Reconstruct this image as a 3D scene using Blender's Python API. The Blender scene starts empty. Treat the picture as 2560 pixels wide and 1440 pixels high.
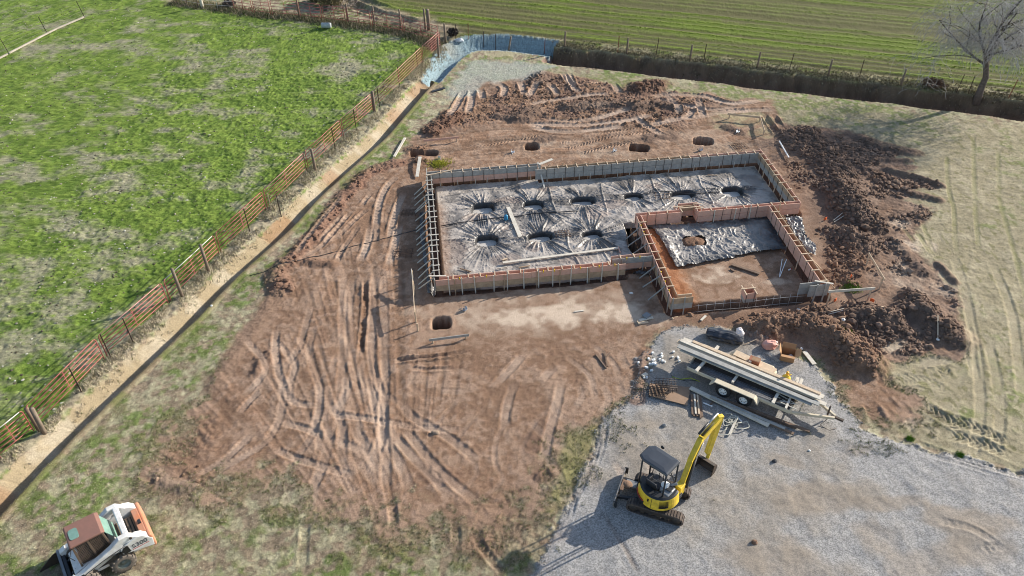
import bpy, bmesh, math, random
import numpy as np
from mathutils import Vector, Matrix
random.seed(7); rng=np.random.default_rng(11)
R_=math.radians
# ------------------------------------------------------------------ camera, sky, sun, exposure
SC=bpy.context.scene; COL=SC.collection
CAM_H=25.0; FPX=1950.0; PITCH=R_(39.0748); ROLL=R_(-1.0515)
fw=np.array([0,math.cos(PITCH),-math.sin(PITCH)]); x0=np.array([1.,0,0]); u0=np.cross(x0,fw)
cx=math.cos(ROLL)*x0+math.sin(ROLL)*u0; cu=-math.sin(ROLL)*x0+math.cos(ROLL)*u0
cam=bpy.data.objects.new('camera',bpy.data.cameras.new('camera')); COL.objects.link(cam)
cam.data.sensor_width=36; cam.data.lens=36*FPX/2560; cam.data.clip_end=3000
M=Matrix.Identity(4)
for i in range(3): M[i][0]=cx[i]; M[i][1]=cu[i]; M[i][2]=-fw[i]
M[2][3]=CAM_H; cam.matrix_world=M; SC.camera=cam
SUN_AZ=R_(27.5); SUN_EL=R_(23)      # azimuth measured from +x towards +y
W=bpy.data.worlds.new('World'); SC.world=W; W.use_nodes=True
nt=W.node_tree; sky=nt.nodes.new('ShaderNodeTexSky'); sky.sky_type='NISHITA'; sky.sun_disc=False
sky.sun_elevation=SUN_EL; sky.sun_rotation=math.pi/2-SUN_AZ
nt.links.new(sky.outputs[0],nt.nodes['Background'].inputs[0]); nt.nodes['Background'].inputs[1].default_value=0.125
sd_=bpy.data.lights.new('sun','SUN'); sd_.energy=5.0; sd_.angle=R_(.55); sd_.color=(1,.93,.82)
so=bpy.data.objects.new('sun',sd_); COL.objects.link(so)
sv=Vector((math.cos(SUN_EL)*math.cos(SUN_AZ),math.cos(SUN_EL)*math.sin(SUN_AZ),math.sin(SUN_EL)))
so.rotation_euler=sv.to_track_quat('Z','Y').to_euler()
SC.cycles.filter_width=1.0; SC.view_settings.view_transform='Standard'; SC.view_settings.look='None'; SC.view_settings.exposure=0.60; SC.view_settings.gamma=1

def G(px,py,z=0.0):
    "survey helper: where the line of sight through a photograph pixel meets the level z"
    d=(px-1280)*cx-(py-720)*cu+FPX*fw; t=(z-CAM_H)/d[2]
    return np.array([t*d[0],t*d[1],z])
HD=R_(-6.384); EV=np.array([math.cos(HD),-math.sin(HD)]); SV=-np.array([math.sin(HD),math.cos(HD)])
ORG=np.array([-4.7645,40.7297])
def LW(e,s): p=ORG+e*EV+s*SV; return (float(p[0]),float(p[1]))      # building frame (east, south) -> world
BROT=math.atan2(EV[1],EV[0])

# ------------------------------------------------------------------ noise
TAB=rng.random((16,256,256)).astype(np.float32)
def vn(x,y,k=0):
    x=np.asarray(x,np.float32); y=np.asarray(y,np.float32)
    xi=np.floor(x); yi=np.floor(y); fx=x-xi; fy=y-yi; fx=fx*fx*(3-2*fx); fy=fy*fy*(3-2*fy)
    a=xi.astype(np.int32)&255; b=yi.astype(np.int32)&255; a1=(a+1)&255; b1=(b+1)&255; T=TAB[k&15]
    v=T[b,a]; v=v+(T[b,a1]-v)*fx; w=T[b1,a]; w=w+(T[b1,a1]-w)*fx
    return v+(w-v)*fy
def fbm(x,y,o=4,k=0,g=.5):
    s=0;a=1;t=0
    for i in range(o):
        s=s+a*vn(x*2**i+i*17.3,y*2**i+i*9.1,k+i); t+=a; a*=g
    return s/t
def ss(a,b,x): t=np.clip((x-a)/(b-a),0,1); return t*t*(3-2*t)
def lerp(a,b,t): return a+(b-a)*t

# ------------------------------------------------------------------ materials
def mat(name,col,rough=.7,metal=0,var=.25,scale=6,bump=0,stretch=None,spec=.4,col2=None,bscale=None,coat=0):
    m=bpy.data.materials.new(name); m.use_nodes=True; n=m.node_tree.nodes; l=m.node_tree.links; b=n['Principled BSDF']
    b.inputs['Roughness'].default_value=rough; b.inputs['Metallic'].default_value=metal; b.inputs['Specular IOR Level'].default_value=spec
    b.inputs['Coat Weight'].default_value=coat
    tc=n.new('ShaderNodeTexCoord'); src=tc.outputs['Object']
    if stretch:
        mp=n.new('ShaderNodeMapping'); mp.inputs['Scale'].default_value=stretch; l.new(src,mp.inputs[0]); src=mp.outputs[0]
    tx=n.new('ShaderNodeTexNoise'); tx.inputs['Scale'].default_value=scale; tx.inputs['Detail'].default_value=6; tx.inputs['Roughness'].default_value=.65; l.new(src,tx.inputs[0])
    rp=n.new('ShaderNodeMapRange'); rp.inputs[1].default_value=.3; rp.inputs[2].default_value=.7; l.new(tx.outputs[0],rp.inputs[0])
    mx=n.new('ShaderNodeMix'); mx.data_type='RGBA'; l.new(rp.outputs[0],mx.inputs[0])
    c2=col2 or tuple(c*(1-var) for c in col); c1=col if col2 else tuple(min(1,c*(1+var*.6)) for c in col)
    mx.inputs[6].default_value=(*c2,1); mx.inputs[7].default_value=(*c1,1); l.new(mx.outputs[2],b.inputs['Base Color'])
    if bump:
        t2=n.new('ShaderNodeTexNoise'); t2.inputs['Scale'].default_value=bscale or scale*4; t2.inputs['Detail'].default_value=5; l.new(src,t2.inputs[0])
        bp=n.new('ShaderNodeBump'); bp.inputs['Strength'].default_value=bump; bp.inputs['Distance'].default_value=.03; l.new(t2.outputs[0],bp.inputs['Height']); l.new(bp.outputs[0],b.inputs['Normal'])
    return m
def attr_mat(name,rough=.9,spec=.2,fine=(30,.3),bump=.4,dist=.03,grain=None,trans=0):
    "surface whose own colour is stored per point, broken up by fine procedural grain"
    m=bpy.data.materials.new(name); m.use_nodes=True; n=m.node_tree.nodes; l=m.node_tree.links; b=n['Principled BSDF']
    b.inputs['Roughness'].default_value=rough; b.inputs['Specular IOR Level'].default_value=spec
    a=n.new('ShaderNodeAttribute'); a.attribute_name='col'
    tc=n.new('ShaderNodeTexCoord')
    tx=n.new('ShaderNodeTexNoise'); tx.inputs['Scale'].default_value=fine[0]; tx.inputs['Detail'].default_value=6; tx.inputs['Roughness'].default_value=.8; l.new(tc.outputs['Object'],tx.inputs[0])
    rp=n.new('ShaderNodeMapRange'); rp.inputs[1].default_value=.28; rp.inputs[2].default_value=.72; rp.inputs[3].default_value=1-fine[1]; rp.inputs[4].default_value=1+fine[1]; l.new(tx.outputs[0],rp.inputs[0])
    fac=rp.outputs[0]; hsrc=tx.outputs[0]
    if grain:
        vo=n.new('ShaderNodeTexVoronoi'); vo.inputs['Scale'].default_value=grain[0]; l.new(tc.outputs['Object'],vo.inputs[0])
        sp=n.new('ShaderNodeSeparateColor'); l.new(vo.outputs['Color'],sp.inputs[0])
        r2=n.new('ShaderNodeMapRange'); r2.inputs[3].default_value=1-grain[1]; r2.inputs[4].default_value=1+grain[1]; l.new(sp.outputs[0],r2.inputs[0])
        ga=n.new('ShaderNodeAttribute'); ga.attribute_name='grain'
        mg=n.new('ShaderNodeMix'); mg.data_type='FLOAT'; l.new(ga.outputs['Fac'],mg.inputs[0]); mg.inputs[2].default_value=1; l.new(r2.outputs[0],mg.inputs[3])
        mm=n.new('ShaderNodeMath'); mm.operation='MULTIPLY'; l.new(fac,mm.inputs[0]); l.new(mg.outputs[0],mm.inputs[1]); fac=mm.outputs[0]
        m3=n.new('ShaderNodeMath'); m3.operation='MULTIPLY_ADD'; l.new(sp.outputs[1],m3.inputs[0]); l.new(ga.outputs['Fac'],m3.inputs[1]); l.new(tx.outputs[0],m3.inputs[2]); hsrc=m3.outputs[0]
    vm=n.new('ShaderNodeVectorMath'); vm.operation='SCALE'; l.new(a.outputs['Color'],vm.inputs[0]); l.new(fac,vm.inputs['Scale']); l.new(vm.outputs[0],b.inputs['Base Color'])
    if bump:
        bp=n.new('ShaderNodeBump'); bp.inputs['Strength'].default_value=bump; bp.inputs['Distance'].default_value=dist; l.new(hsrc,bp.inputs['Height']); l.new(bp.outputs[0],b.inputs['Normal'])
    return m

# ------------------------------------------------------------------ object helpers
class MB:
    def __init__(s): s.v=[]; s.f=[]; s.sm=[]
    def add(s,vs,fs,smooth=False):
        o=len(s.v); s.v+=[tuple(map(float,p)) for p in vs]; s.f+=[tuple(i+o for i in f) for f in fs]; s.sm+=[smooth]*len(fs); return s
    def box(s,c,size,rz=0,mt=None):
        hx,hy,hz=[k/2 for k in size]; T=Matrix.Translation(Vector(c))@(mt or Matrix.Rotation(rz,4,'Z'))
        vs=[T@Vector((a*hx,b*hy,d*hz)) for d in(-1,1) for b in(-1,1) for a in(-1,1)]
        return s.add(vs,[(0,2,3,1),(4,5,7,6),(0,1,5,4),(2,6,7,3),(0,4,6,2),(1,3,7,5)])
    def beam(s,p,q,w,h,up=(0,0,1)):
        p=Vector(p);q=Vector(q);d=(q-p);L=d.length;d.normalize();u=Vector(up)
        if abs(d.dot(u))>.98: u=Vector((0,1,0)) if abs(d.y)<.9 else Vector((1,0,0))
        a=d.cross(u).normalized();u=a.cross(d)
        vs=[c+a*(i*w/2)+u*(j*h/2) for c in(p,q) for j in(-1,1) for i in(-1,1)]
        return s.add(vs,[(0,2,3,1),(4,5,7,6),(0,1,5,4),(2,6,7,3),(0,4,6,2),(1,3,7,5)])
    def tube(s,pts,r,n=6,cap=True):
        P=[Vector(p) for p in pts];m=len(P);rs=r if isinstance(r,(list,tuple)) else [r]*m;vs=[];pa=None
        for i in range(m):
            d=(P[min(i+1,m-1)]-P[max(i-1,0)]).normalized()
            if pa is None: a=d.cross(Vector((0,0,1)) if abs(d.z)<.9 else Vector((1,0,0))).normalized()
            else: a=(pa-d*pa.dot(d)).normalized()
            pa=a;b=d.cross(a)
            vs+=[P[i]+(a*math.cos(2*math.pi*k/n)+b*math.sin(2*math.pi*k/n))*rs[i] for k in range(n)]
        fs=[(i*n+k,i*n+(k+1)%n,(i+1)*n+(k+1)%n,(i+1)*n+k) for i in range(m-1) for k in range(n)]
        if cap: fs+=[tuple(range(n-1,-1,-1)),tuple((m-1)*n+k for k in range(n))]
        return s.add(vs,fs,True)
    def prism(s,poly,a,b,T=None):
        "polygon in (x,z), extruded along y from a to b"
        n=len(poly);vs=[Vector((x,y,z)) for y in(a,b) for x,z in poly]
        if T: vs=[T@v for v in vs]
        return s.add(vs,[tuple(range(n)),tuple(range(2*n-1,n-1,-1))]+[(i,i+n,(i+1)%n+n,(i+1)%n) for i in range(n)])
    def plan(s,poly,z0,z1,T=None):
        n=len(poly);vs=[Vector((x,y,z)) for z in(z0,z1) for x,y in poly]
        if T: vs=[T@v for v in vs]
        return s.add(vs,[tuple(range(n-1,-1,-1)),tuple(range(n,2*n))]+[(i,(i+1)%n,(i+1)%n+n,i+n) for i in range(n)])
    def lathe(s,prof,c,axis=(0,0,1),n=20):
        ax=Vector(axis).normalized();a=ax.cross(Vector((1,0,0)) if abs(ax.x)<.9 else Vector((0,1,0))).normalized();b=ax.cross(a);c=Vector(c);m=len(prof)
        vs=[c+ax*h+(a*math.cos(2*math.pi*k/n)+b*math.sin(2*math.pi*k/n))*r for r,h in prof for k in range(n)]
        return s.add(vs,[(i*n+k,i*n+(k+1)%n,(i+1)*n+(k+1)%n,(i+1)*n+k) for i in range(m-1) for k in range(n)],True)
    def build(s,name,m,parent=None,bevel=0,loc=None,rz=0):
        me=bpy.data.meshes.new(name); me.from_pydata(s.v,[],s.f); me.polygons.foreach_set('use_smooth',s.sm)
        bm=bmesh.new(); bm.from_mesh(me); bmesh.ops.recalc_face_normals(bm,faces=bm.faces); bm.to_mesh(me); bm.free()
        me.materials.append(m); o=bpy.data.objects.new(name,me); COL.objects.link(o)
        if parent: o.parent=parent
        if loc is not None: o.location=loc; o.rotation_euler.z=rz
        if bevel:
            b=o.modifiers.new('bevel','BEVEL'); b.width=bevel; b.segments=2; b.limit_method='ANGLE'; b.angle_limit=R_(35)
        return o
def tag(o,label=None,cat=None,group=None,kind=None):
    if label: o['label']=label
    if cat: o['category']=cat
    if group: o['group']=group
    if kind: o['kind']=kind
    return o
def empty(name,loc,rz=0):
    o=bpy.data.objects.new(name,None); COL.objects.link(o); o.location=loc; o.rotation_euler.z=rz; o.empty_display_size=.2; return o
def copy_tree(o,parent=None):
    c=o.copy(); COL.objects.link(c)
    if parent: c.parent=parent
    for ch in list(o.children): copy_tree(ch,c)
    return c
ORD=['first','second','third','fourth','fifth','sixth','seventh','eighth','ninth','tenth','eleventh','twelfth','thirteenth','fourteenth','fifteenth','sixteenth','seventeenth','eighteenth','nineteenth','twentieth','twenty-first','twenty-second','twenty-third','twenty-fourth','twenty-fifth','twenty-sixth','twenty-seventh','twenty-eighth','twenty-ninth','thirtieth']

# ------------------------------------------------------------------ the ground: one continuous sheet
def axis(parts):
    out=[]
    for a,b,st in parts: out+=list(np.arange(a,b-st*.5,st))
    return np.array(out+[parts[-1][1]])
geo=lambda a,b,n: list(np.sign(a)*np.geomspace(abs(a),abs(b),n))
XS=np.array(geo(-700,-64,14)[:-1]+list(axis([(-64,-27,.17),(-27,-19,.08),(-19,26,.055),(26,34,.08),(34,64,.17)]))+geo(64,700,14)[1:])
YS=np.array([-200,-90,-30,0]+list(axis([(8,13.6,.2),(13.6,46,.055),(46,58,.08),(58,90,.17)]))+geo(90,900,14)[1:])
X,Y=np.meshgrid(XS,YS); X=X.astype(np.float32); Y=Y.astype(np.float32); ny,nx=X.shape
n1=fbm(X*.25,Y*.25,4,1); n2=fbm(X*1.1,Y*1.1,4,3); n3=fbm(X*4,Y*4,3,5); n4=fbm(X*11,Y*11,2,8); n0=fbm(X*.09+5,Y*.09,3,9)
fineg=fbm(X*7,Y*7,3,15,.75)
Z=((n1-.5)*.10+(n2-.5)*.05+(n3-.5)*.02).astype(np.float32)
C=np.zeros((ny,nx,3),np.float32); GR=np.zeros((ny,nx),np.float32); REG=np.zeros((ny,nx),np.int8)
ROUGH=np.zeros((ny,nx),np.float32)
def sl(P,m):
    P=np.asarray(P); i0,i1=np.searchsorted(XS,[P[:,0].min()-m,P[:,0].max()+m]); j0,j1=np.searchsorted(YS,[P[:,1].min()-m,P[:,1].max()+m])
    return slice(max(j0-1,0),min(j1+1,ny)),slice(max(i0-1,0),min(i1+1,nx))
def wp(px,z=0): return np.array([G(a,b,z)[:2] for a,b in px])
def smooth(P,step=.3):
    P=np.asarray(P,float)
    if len(P)<3: P=np.array([P[0],(P[0]+P[-1])/2,P[-1]])
    Q=np.vstack([2*P[0]-P[1],P,2*P[-1]-P[-2]]);out=[]
    for i in range(1,len(Q)-2):
        n=max(1,int(np.linalg.norm(Q[i+1]-Q[i])/step))
        for k in range(n):
            t=k/n;out.append(.5*(2*Q[i]+(Q[i+1]-Q[i-1])*t+(2*Q[i-1]-5*Q[i]+4*Q[i+1]-Q[i+2])*t*t+(3*Q[i]-Q[i-1]-3*Q[i+1]+Q[i+2])*t**3))
    return np.vstack([out,P[-1]])
def pline(P,m):
    "distance, signed side and run along a polyline, inside its neighbourhood"
    S=sl(P,m); x=X[S];y=Y[S];D=np.full(x.shape,9e9,np.float32);A=np.zeros_like(D);SG=np.zeros_like(D);acc=0
    xs=XS[S[1]];ys=YS[S[0]]
    for p,q in zip(P[:-1],P[1:]):
        L=np.linalg.norm(q-p)
        i0,i1=np.searchsorted(xs,[min(p[0],q[0])-m,max(p[0],q[0])+m]);j0,j1=np.searchsorted(ys,[min(p[1],q[1])-m,max(p[1],q[1])+m])
        if i1<=i0 or j1<=j0: acc+=L; continue
        k=(slice(j0,j1),slice(i0,i1));dx=x[k]-p[0];dy=y[k]-p[1];ux,uy=(q-p)/L
        t=dx*ux+dy*uy;tc=np.clip(t,0,L);d=np.hypot(dx-tc*ux,dy-tc*uy);c=ux*dy-uy*dx
        b=d<D[k];D[k]=np.where(b,d,D[k]);A[k]=np.where(b,acc+tc,A[k]);SG[k]=np.where(b,np.sign(c),SG[k]);acc+=L
    return S,D,A,SG,acc
def poly(P,m=1.5):
    "signed distance (inside positive) to a polygon"
    P=np.asarray(P);S=sl(P,m);x=X[S];y=Y[S];ins=np.zeros(x.shape,bool)
    for p,q in zip(P,np.roll(P,-1,0)):
        if p[1]==q[1]: continue
        c=(p[1]>y)!=(q[1]>y); ins^=c&(x<(q[0]-p[0])*(y-p[1])/(q[1]-p[1])+p[0])
    S2,D,_,_,_=pline(np.vstack([P,P[:1]]),m)
    D=np.minimum(D,m); return S,np.where(ins,D,-D)
def paint(S,w,c): C[S]=C[S]+(np.asarray(c,np.float32)-C[S])*w[...,None]
def mixc(a,b,t): return np.asarray(a,np.float32)+(np.asarray(b,np.float32)-np.asarray(a,np.float32))*t[...,None]
ALL=(slice(None),slice(None))
DRY=(.37,.335,.22); GREEN=(.085,.17,.022); SOIL=(.275,.215,.15); TAN=(.38,.325,.20); DIRT=(.228,.140,.092); DARK=(.17,.116,.088); PALE=(.48,.365,.285)

# verge: thin dry grass with green tufts over grey-brown earth
g=ss(.45,.62,n2*.6+n1*.4+.05*ss(-3,-12,X)); d=ss(.42,.6,fbm(X*3.1,Y*3.1,4,12))
C[:]=mixc(SOIL,DRY,d); C+= (np.asarray((.12,.185,.035),np.float32)-C)*(g*.8)[...,None]*ss(.35,.6,n3)[...,None]
ROUGH[:]=.02
# field beyond the trench
TR=smooth(wp([(1350,156),(1385,160),(1640,190),(1900,222),(2200,257),(2560,302),(2850,338)]),1.0)
FLD=wp([(880,-500),(855,-60),(870,0),(930,38),(1010,66),(1125,92),(1400,117),(1900,180),(2560,252),(3200,330),(4200,-200),(4000,-520)],.5)
S,sd=poly(FLD,2.5); FS,fsd=S,sd; fld=np.zeros_like(Z); fld[S]=ss(-.5,.7,sd+(n2[S]-.5)*1.5)
rd=wp([(1920,119),(2440,177)],.5); ra=math.atan2(*(rd[1]-rd[0])[::-1]); cr=(X*math.cos(ra)+Y*math.sin(ra)); cc=(-X*math.sin(ra)+Y*math.cos(ra))
wob=cc+(fbm(cr*.05,cc*.1,2,4)-.5)*.5
row=.5+.5*np.cos(2*math.pi*wob/.9); tram=np.exp(-((((wob+1.1)%4.6)-2.3)/.22)**2)
band=fbm(cr*.03,wob*1.3,3,6)
fg=np.clip(.2+.5*row*ss(.25,.5,n3)+ (band-.5)*2.6+(n1-.5)*.8-tram*.5,0,1)
fc=mixc((.115,.11,.045),(.15,.205,.03),fg); 
C=C+(fc-C)*fld[...,None]; Z+=fld*((row-.5)*.05-tram*.07+(band-.5)*.06); GR*=1-fld
# pasture behind the red fence
FB=[(-260,1390),(0,1150),(100,1079),(267,899),(426,760),(552,638),(668,527),(770,430),(858,347),(935,281),(1057,160),(1104,120)]
FT=[(1104,120),(1010,84),(867,61),(750,46),(635,35),(585,26),(430,6)]
PAS=np.vstack([wp(FB),wp(FT),wp([(300,-30),(-200,-200),(-1500,-500),(-2500,400),(-900,1500)])])
S,sd=poly(PAS,2); pas=np.zeros_like(Z); pas[S]=ss(-.25,.3,sd+(n3[S]-.5)*.5)
far=ss(20,48,Y)
nb=fbm(X*.55,Y*.8,5,2,.62); bare=ss(.40,.64,n1*.25+nb*.75+.01-far*.075)
gp=mixc((.10,.16,.027),(.185,.255,.048),ss(.3,.7,n3*.6+n2*.4))
pc=mixc(gp,mixc((.235,.24,.125),(.29,.265,.19),nb),np.clip(bare*.95*ss(.25,.6,fbm(X*5,Y*7,3,7)+bare*.2),0,1))
C=C+(pc-C)*pas[...,None]; Z+=pas*((n3-.5)*.10+(n2-.5)*.09+(n4-.5)*.05)
# sandy soil on the right
TANP=wp([(1150,215),(1190,160),(1400,172),(1640,200),(1900,232),(2200,268),(2560,312),(3000,360),(3200,1500),(2560,1190),(2420,1150),(2250,1105),(2170,1085),(1900,700),(1400,400)])
S,sd=poly(TANP,2.5); tn=ss(-.3,.6,sd+(n2[S]-.5)*1.2)
x=X[S];y=Y[S]
grn=ss(.455,.60,n1[S]*.5+n2[S]*.52+ss(6,0,y-44+.28*x*0)*-.10+ss(43,50,y)*.085-.03)*ss(.3,.55,n3[S])
tc=mixc((.295,.255,.165),(.36,.312,.212),ss(.35,.65,n2[S])); tc=tc+(np.asarray((.14,.18,.045),np.float32)-tc)*(grn*.7)[...,None]
C[S]=C[S]+(tc-C[S])*tn[...,None]; Z[S]-=tn*(n3[S]-.5)*.012
TNM=np.zeros_like(Z); TNM[S]=tn
C*=(1+(fineg-.5)*(1.15*(1-TNM)*(1-fld)+.75*TNM+.3*fld))[...,None]
sp_=TNM*ss(.62,.72,fbm(X*4.5,Y*3,3,10)); C=C+(np.asarray((.17,.16,.07),np.float32)-C)*(sp_*.6)[...,None]
# excavated dirt
DP=wp([(1150,225),(1190,190),(1250,205),(1310,190),(1345,178),(1440,188),(1560,222),(1600,212),(1650,212),(1670,232),(1760,232),(1840,250),(1930,250),(1960,300),(1985,318),(2050,312),(2130,330),(2215,365),(2280,382),(2225,398),(2300,420),(2225,430),(2290,452),(2352,465),(2290,478),(2345,505),(2260,500),(2330,520),(2310,560),(2270,590),(2300,640),(2355,690),(2395,720),(2410,800),(2425,860),(2400,900),(2330,890),(2260,905),(2215,900),(2190,925),(2240,960),(2290,1010),(2280,1050),(2230,1060),(2170,1078),(2110,1005),(2080,945),(2040,890),(1990,868),(1900,850),(1840,825),(1720,815),(1655,828),(1622,870),(1600,930),(1575,985),(1525,1020),(1495,1060),(1420,1085),(1395,1150),(1370,1210),(1300,1290),(1180,1330),(1040,1330),(860,1280),(700,1225),(600,1205),(470,1222),(400,1210),(395,1170),(450,1080),(500,1000),(560,900),(640,770),(690,690),(760,610),(825,520),(880,440),(960,418),(1010,395),(1040,345),(1085,310),(1120,270)])
S,sd=poly(DP,3.0); x=X[S];y=Y[S]
fr=ss(25,19,y)                     # ragged fade towards the near grass
dm=np.zeros_like(Z); dm[S]=ss(-.25-.9*fr,.25+.9*fr,sd+(n2[S]-.5)*(1.2+3.0*fr)+(n3[S]-.5)*(.5+2.2*fr))
dcol=mixc(DIRT,(.315,.212,.15),ss(.42,.62,n2*.5+n3*.5)); 
P0=G(1030,1560); th_=np.arctan2(X-P0[0],Y-P0[1]); rr_=np.hypot(X-P0[0],Y-P0[1])
stA=fbm(th_*95,rr_*.16,3,11,.6); stF=ss(-1,-3,X)*ss(42,36,Y)*.9+.25*ss(-1,3,X)
stA=stA*ss(.3,.5,vn(X*.35,Y*.35,2)*.7+.2)+.5*(1-ss(.3,.5,vn(X*.35,Y*.35,2)*.7+.2))
loE=(X-ORG[0])*EV[0]+(Y-ORG[1])*EV[1]; loS=(X-ORG[0])*SV[0]+(Y-ORG[1])*SV[1]
stB=fbm(loE*.22,loS*2.6+np.sin(loE*.35)*1.2,3,12,.6); stN=ss(-1,-3,loS)
STR=((stA-.5)*stF*(1-stN)+(stB-.5)*stN*1.3)
dcol=dcol*(.80+.40*fineg)[...,None]*(1+STR*.8)[...,None]
EAST=wp([(1960,300),(2300,330),(2420,520),(2420,700),(2440,900),(2300,900),(2100,880),(1900,840),(1800,830),(1830,790),(2100,740),(2090,700),(2010,520),(1920,360)])
S,sd=poly(EAST,2); em=np.zeros_like(Z); em[S]=ss(-1.0,1.0,sd)
NOR=wp([(1180,250),(1350,180),(1680,215),(1800,250),(1690,330),(1400,310),(1250,300),(1080,340)])
S,sd=poly(NOR,2); nm=np.zeros_like(Z); nm[S]=ss(-1,1,sd)
e2=em*ss(.40,.60,fbm(X*.7+Y*.5,Y*1.3-X*.9,4,3)); dcol=dcol+(np.asarray((.34,.245,.185),np.float32)-dcol)*(em*.7*ss(.55,.68,fbm(X*.9+4,Y*1.5,4,9)))[...,None]; dcol=dcol+(np.asarray(DARK,np.float32)-dcol)*(em*.35+e2*.55)[...,None]
dcol=dcol+(np.asarray((.185,.115,.085),np.float32)-dcol)*(nm*ss(.45,.6,n2)*.8)[...,None]
C=C+(dcol-C)*dm[...,None]; Z+=dm*(STR*.075*(1-em)+(fineg-.5)*.022)
ROUGH=np.maximum(ROUGH,dm*(.019+.055*em*(.35+1.1*ss(.4,.6,fbm(X*.5,Y*.5,3,14)))+.055*nm))
# pale trampled sand in front of the forms, and around the work
for px,py,a,b,w in((1395,790,3.2,.8,.75),(1470,772,2.6,.7,.7),(1540,790,2.0,.7,.8),(1330,790,2.4,.6,.5),(1330,730,4,1,.3),(1500,740,3,.8,.4),(1250,800,3,1.2,.3),(1800,690,1.2,.5,.8),(1795,668,.7,.35,.8),(1940,705,.9,.3,.6),(1640,800,1.4,.6,.5),(1150,780,2.5,1.2,.35),(1420,360,2.,.5,.35),(1520,385,3,.6,.35),(1800,370,2.5,1,.3),(1740,340,2,.8,.25),(1480,268,1.6,.45,.7),(1860,300,2.2,1.3,.8),(1905,330,1.2,1.0,.6),(2270,610,1.2,.8,.7),(2250,560,.9,.5,.5),(2310,700,1.8,1.6,.4),(2270,620,1,.6,.5)):
    c=G(px,py); S=sl([c[:2]],a*1.6); q=((X[S]-c[0])/a)**2+((Y[S]-c[1])/b)**2
    w_=w*ss(1.3,.2,q+(n2[S]-.5)*3.6)*(.35+.65*ss(.35,.6,fbm(X[S]*2.3,Y[S]*2.3,4,11))); col=TAN if (py<345 and px>1800) else (.60,.48,.37); paint(S,w_,col)
# gravel yard
GP=wp([(1318,1460),(1378,1335),(1440,1222),(1478,1130),(1500,1058),(1540,1020),(1588,985),(1600,900),(1640,842),(1720,812),(1800,818),(1870,842),(1960,878),(2055,925),(2090,985),(2165,1072),(2260,1102),(2330,1125),(2420,1142),(2480,1165),(2600,1190),(3300,1300),(3300,2400),(900,2400)])
S,sd=poly(GP,2); gm=np.zeros_like(Z); gm[S]=ss(-.12,.14,sd+(n3[S]-.5)*.5+(n2[S]-.5)*.5)
br=ss(.53,.68,n1*.55+n2*.3+fbm(X*.5,Y*.5,3,10)*.15+ss(21,15,Y)*ss(2,12,X)*.035-.005)
gc=mixc((.30,.288,.276),(.275,.24,.20),br*.8); gc=gc*(.93+.14*n4)[...,None]
C=C+(gc-C)*gm[...,None]; GR=np.maximum(GR,gm*(1-.35*br)); ROUGH=lerp(ROUGH,.007,gm); Z+=gm*(.05+(n2-.5)*.05)
for px,py,a,b,rz,w in((2030,1250,1.9,.75,.1,.8),(1930,1400,1.6,.9,0,.7),(2200,1262,1.5,.35,.05,.75),(2190,1345,.9,.8,.8,.7),(2420,1300,1.6,.5,-.1,.8),(2300,1400,2,.5,.2,.6),(1950,1150,.9,.3,-.4,.7),(2130,1130,.9,.3,.2,.5),(1620,1060,.6,.3,0,.5),(1560,1150,.8,1.2,0,.35),(2450,1370,1.,.7,.3,.6)):
    c=G(px,py);S=sl([c[:2]],a*1.5);dx=X[S]-c[0];dy=Y[S]-c[1];q=((dx*math.cos(rz)+dy*math.sin(rz))/a)**2+((-dx*math.sin(rz)+dy*math.cos(rz))/b)**2
    w_=w*.8*ss(1.6,.1,q+(fbm(X[S]*.9,Y[S]*.9,5,6)-.5)*3.2); paint(S,w_,(.285,.232,.178)); GR[S]*=1-.6*w_
# old grassy patch between dirt and gravel
S,sd=poly(wp([(1420,1090),(1492,1060),(1478,1125),(1440,1200),(1400,1270),(1370,1300),(1385,1200)]),1); w_=ss(-.2,.2,sd+(n3[S]-.5)*.5); paint(S,w_*.85,mixc((.30,.25,.13),(.24,.235,.09),n2[S]))
# red earth spots on the verge, grey trodden patches
for px,py,a,w in((480,1195,1.0,.6),(395,1195,.7,.7),(1250,1320,2.2,.45),(1210,1370,.8,.6),(430,1150,1.1,.5),(500,1100,1.6,.5),(950,1370,1.4,.3)):
    c=G(px,py);S=sl([c[:2]],a*1.5);q=np.hypot(X[S]-c[0],Y[S]-c[1])/a; w_=w*ss(1.2,.3,q+(n2[S]-.5)*1.4); paint(S,w_,DIRT); ROUGH[S]=np.maximum(ROUGH[S],w_*.1)

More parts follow.
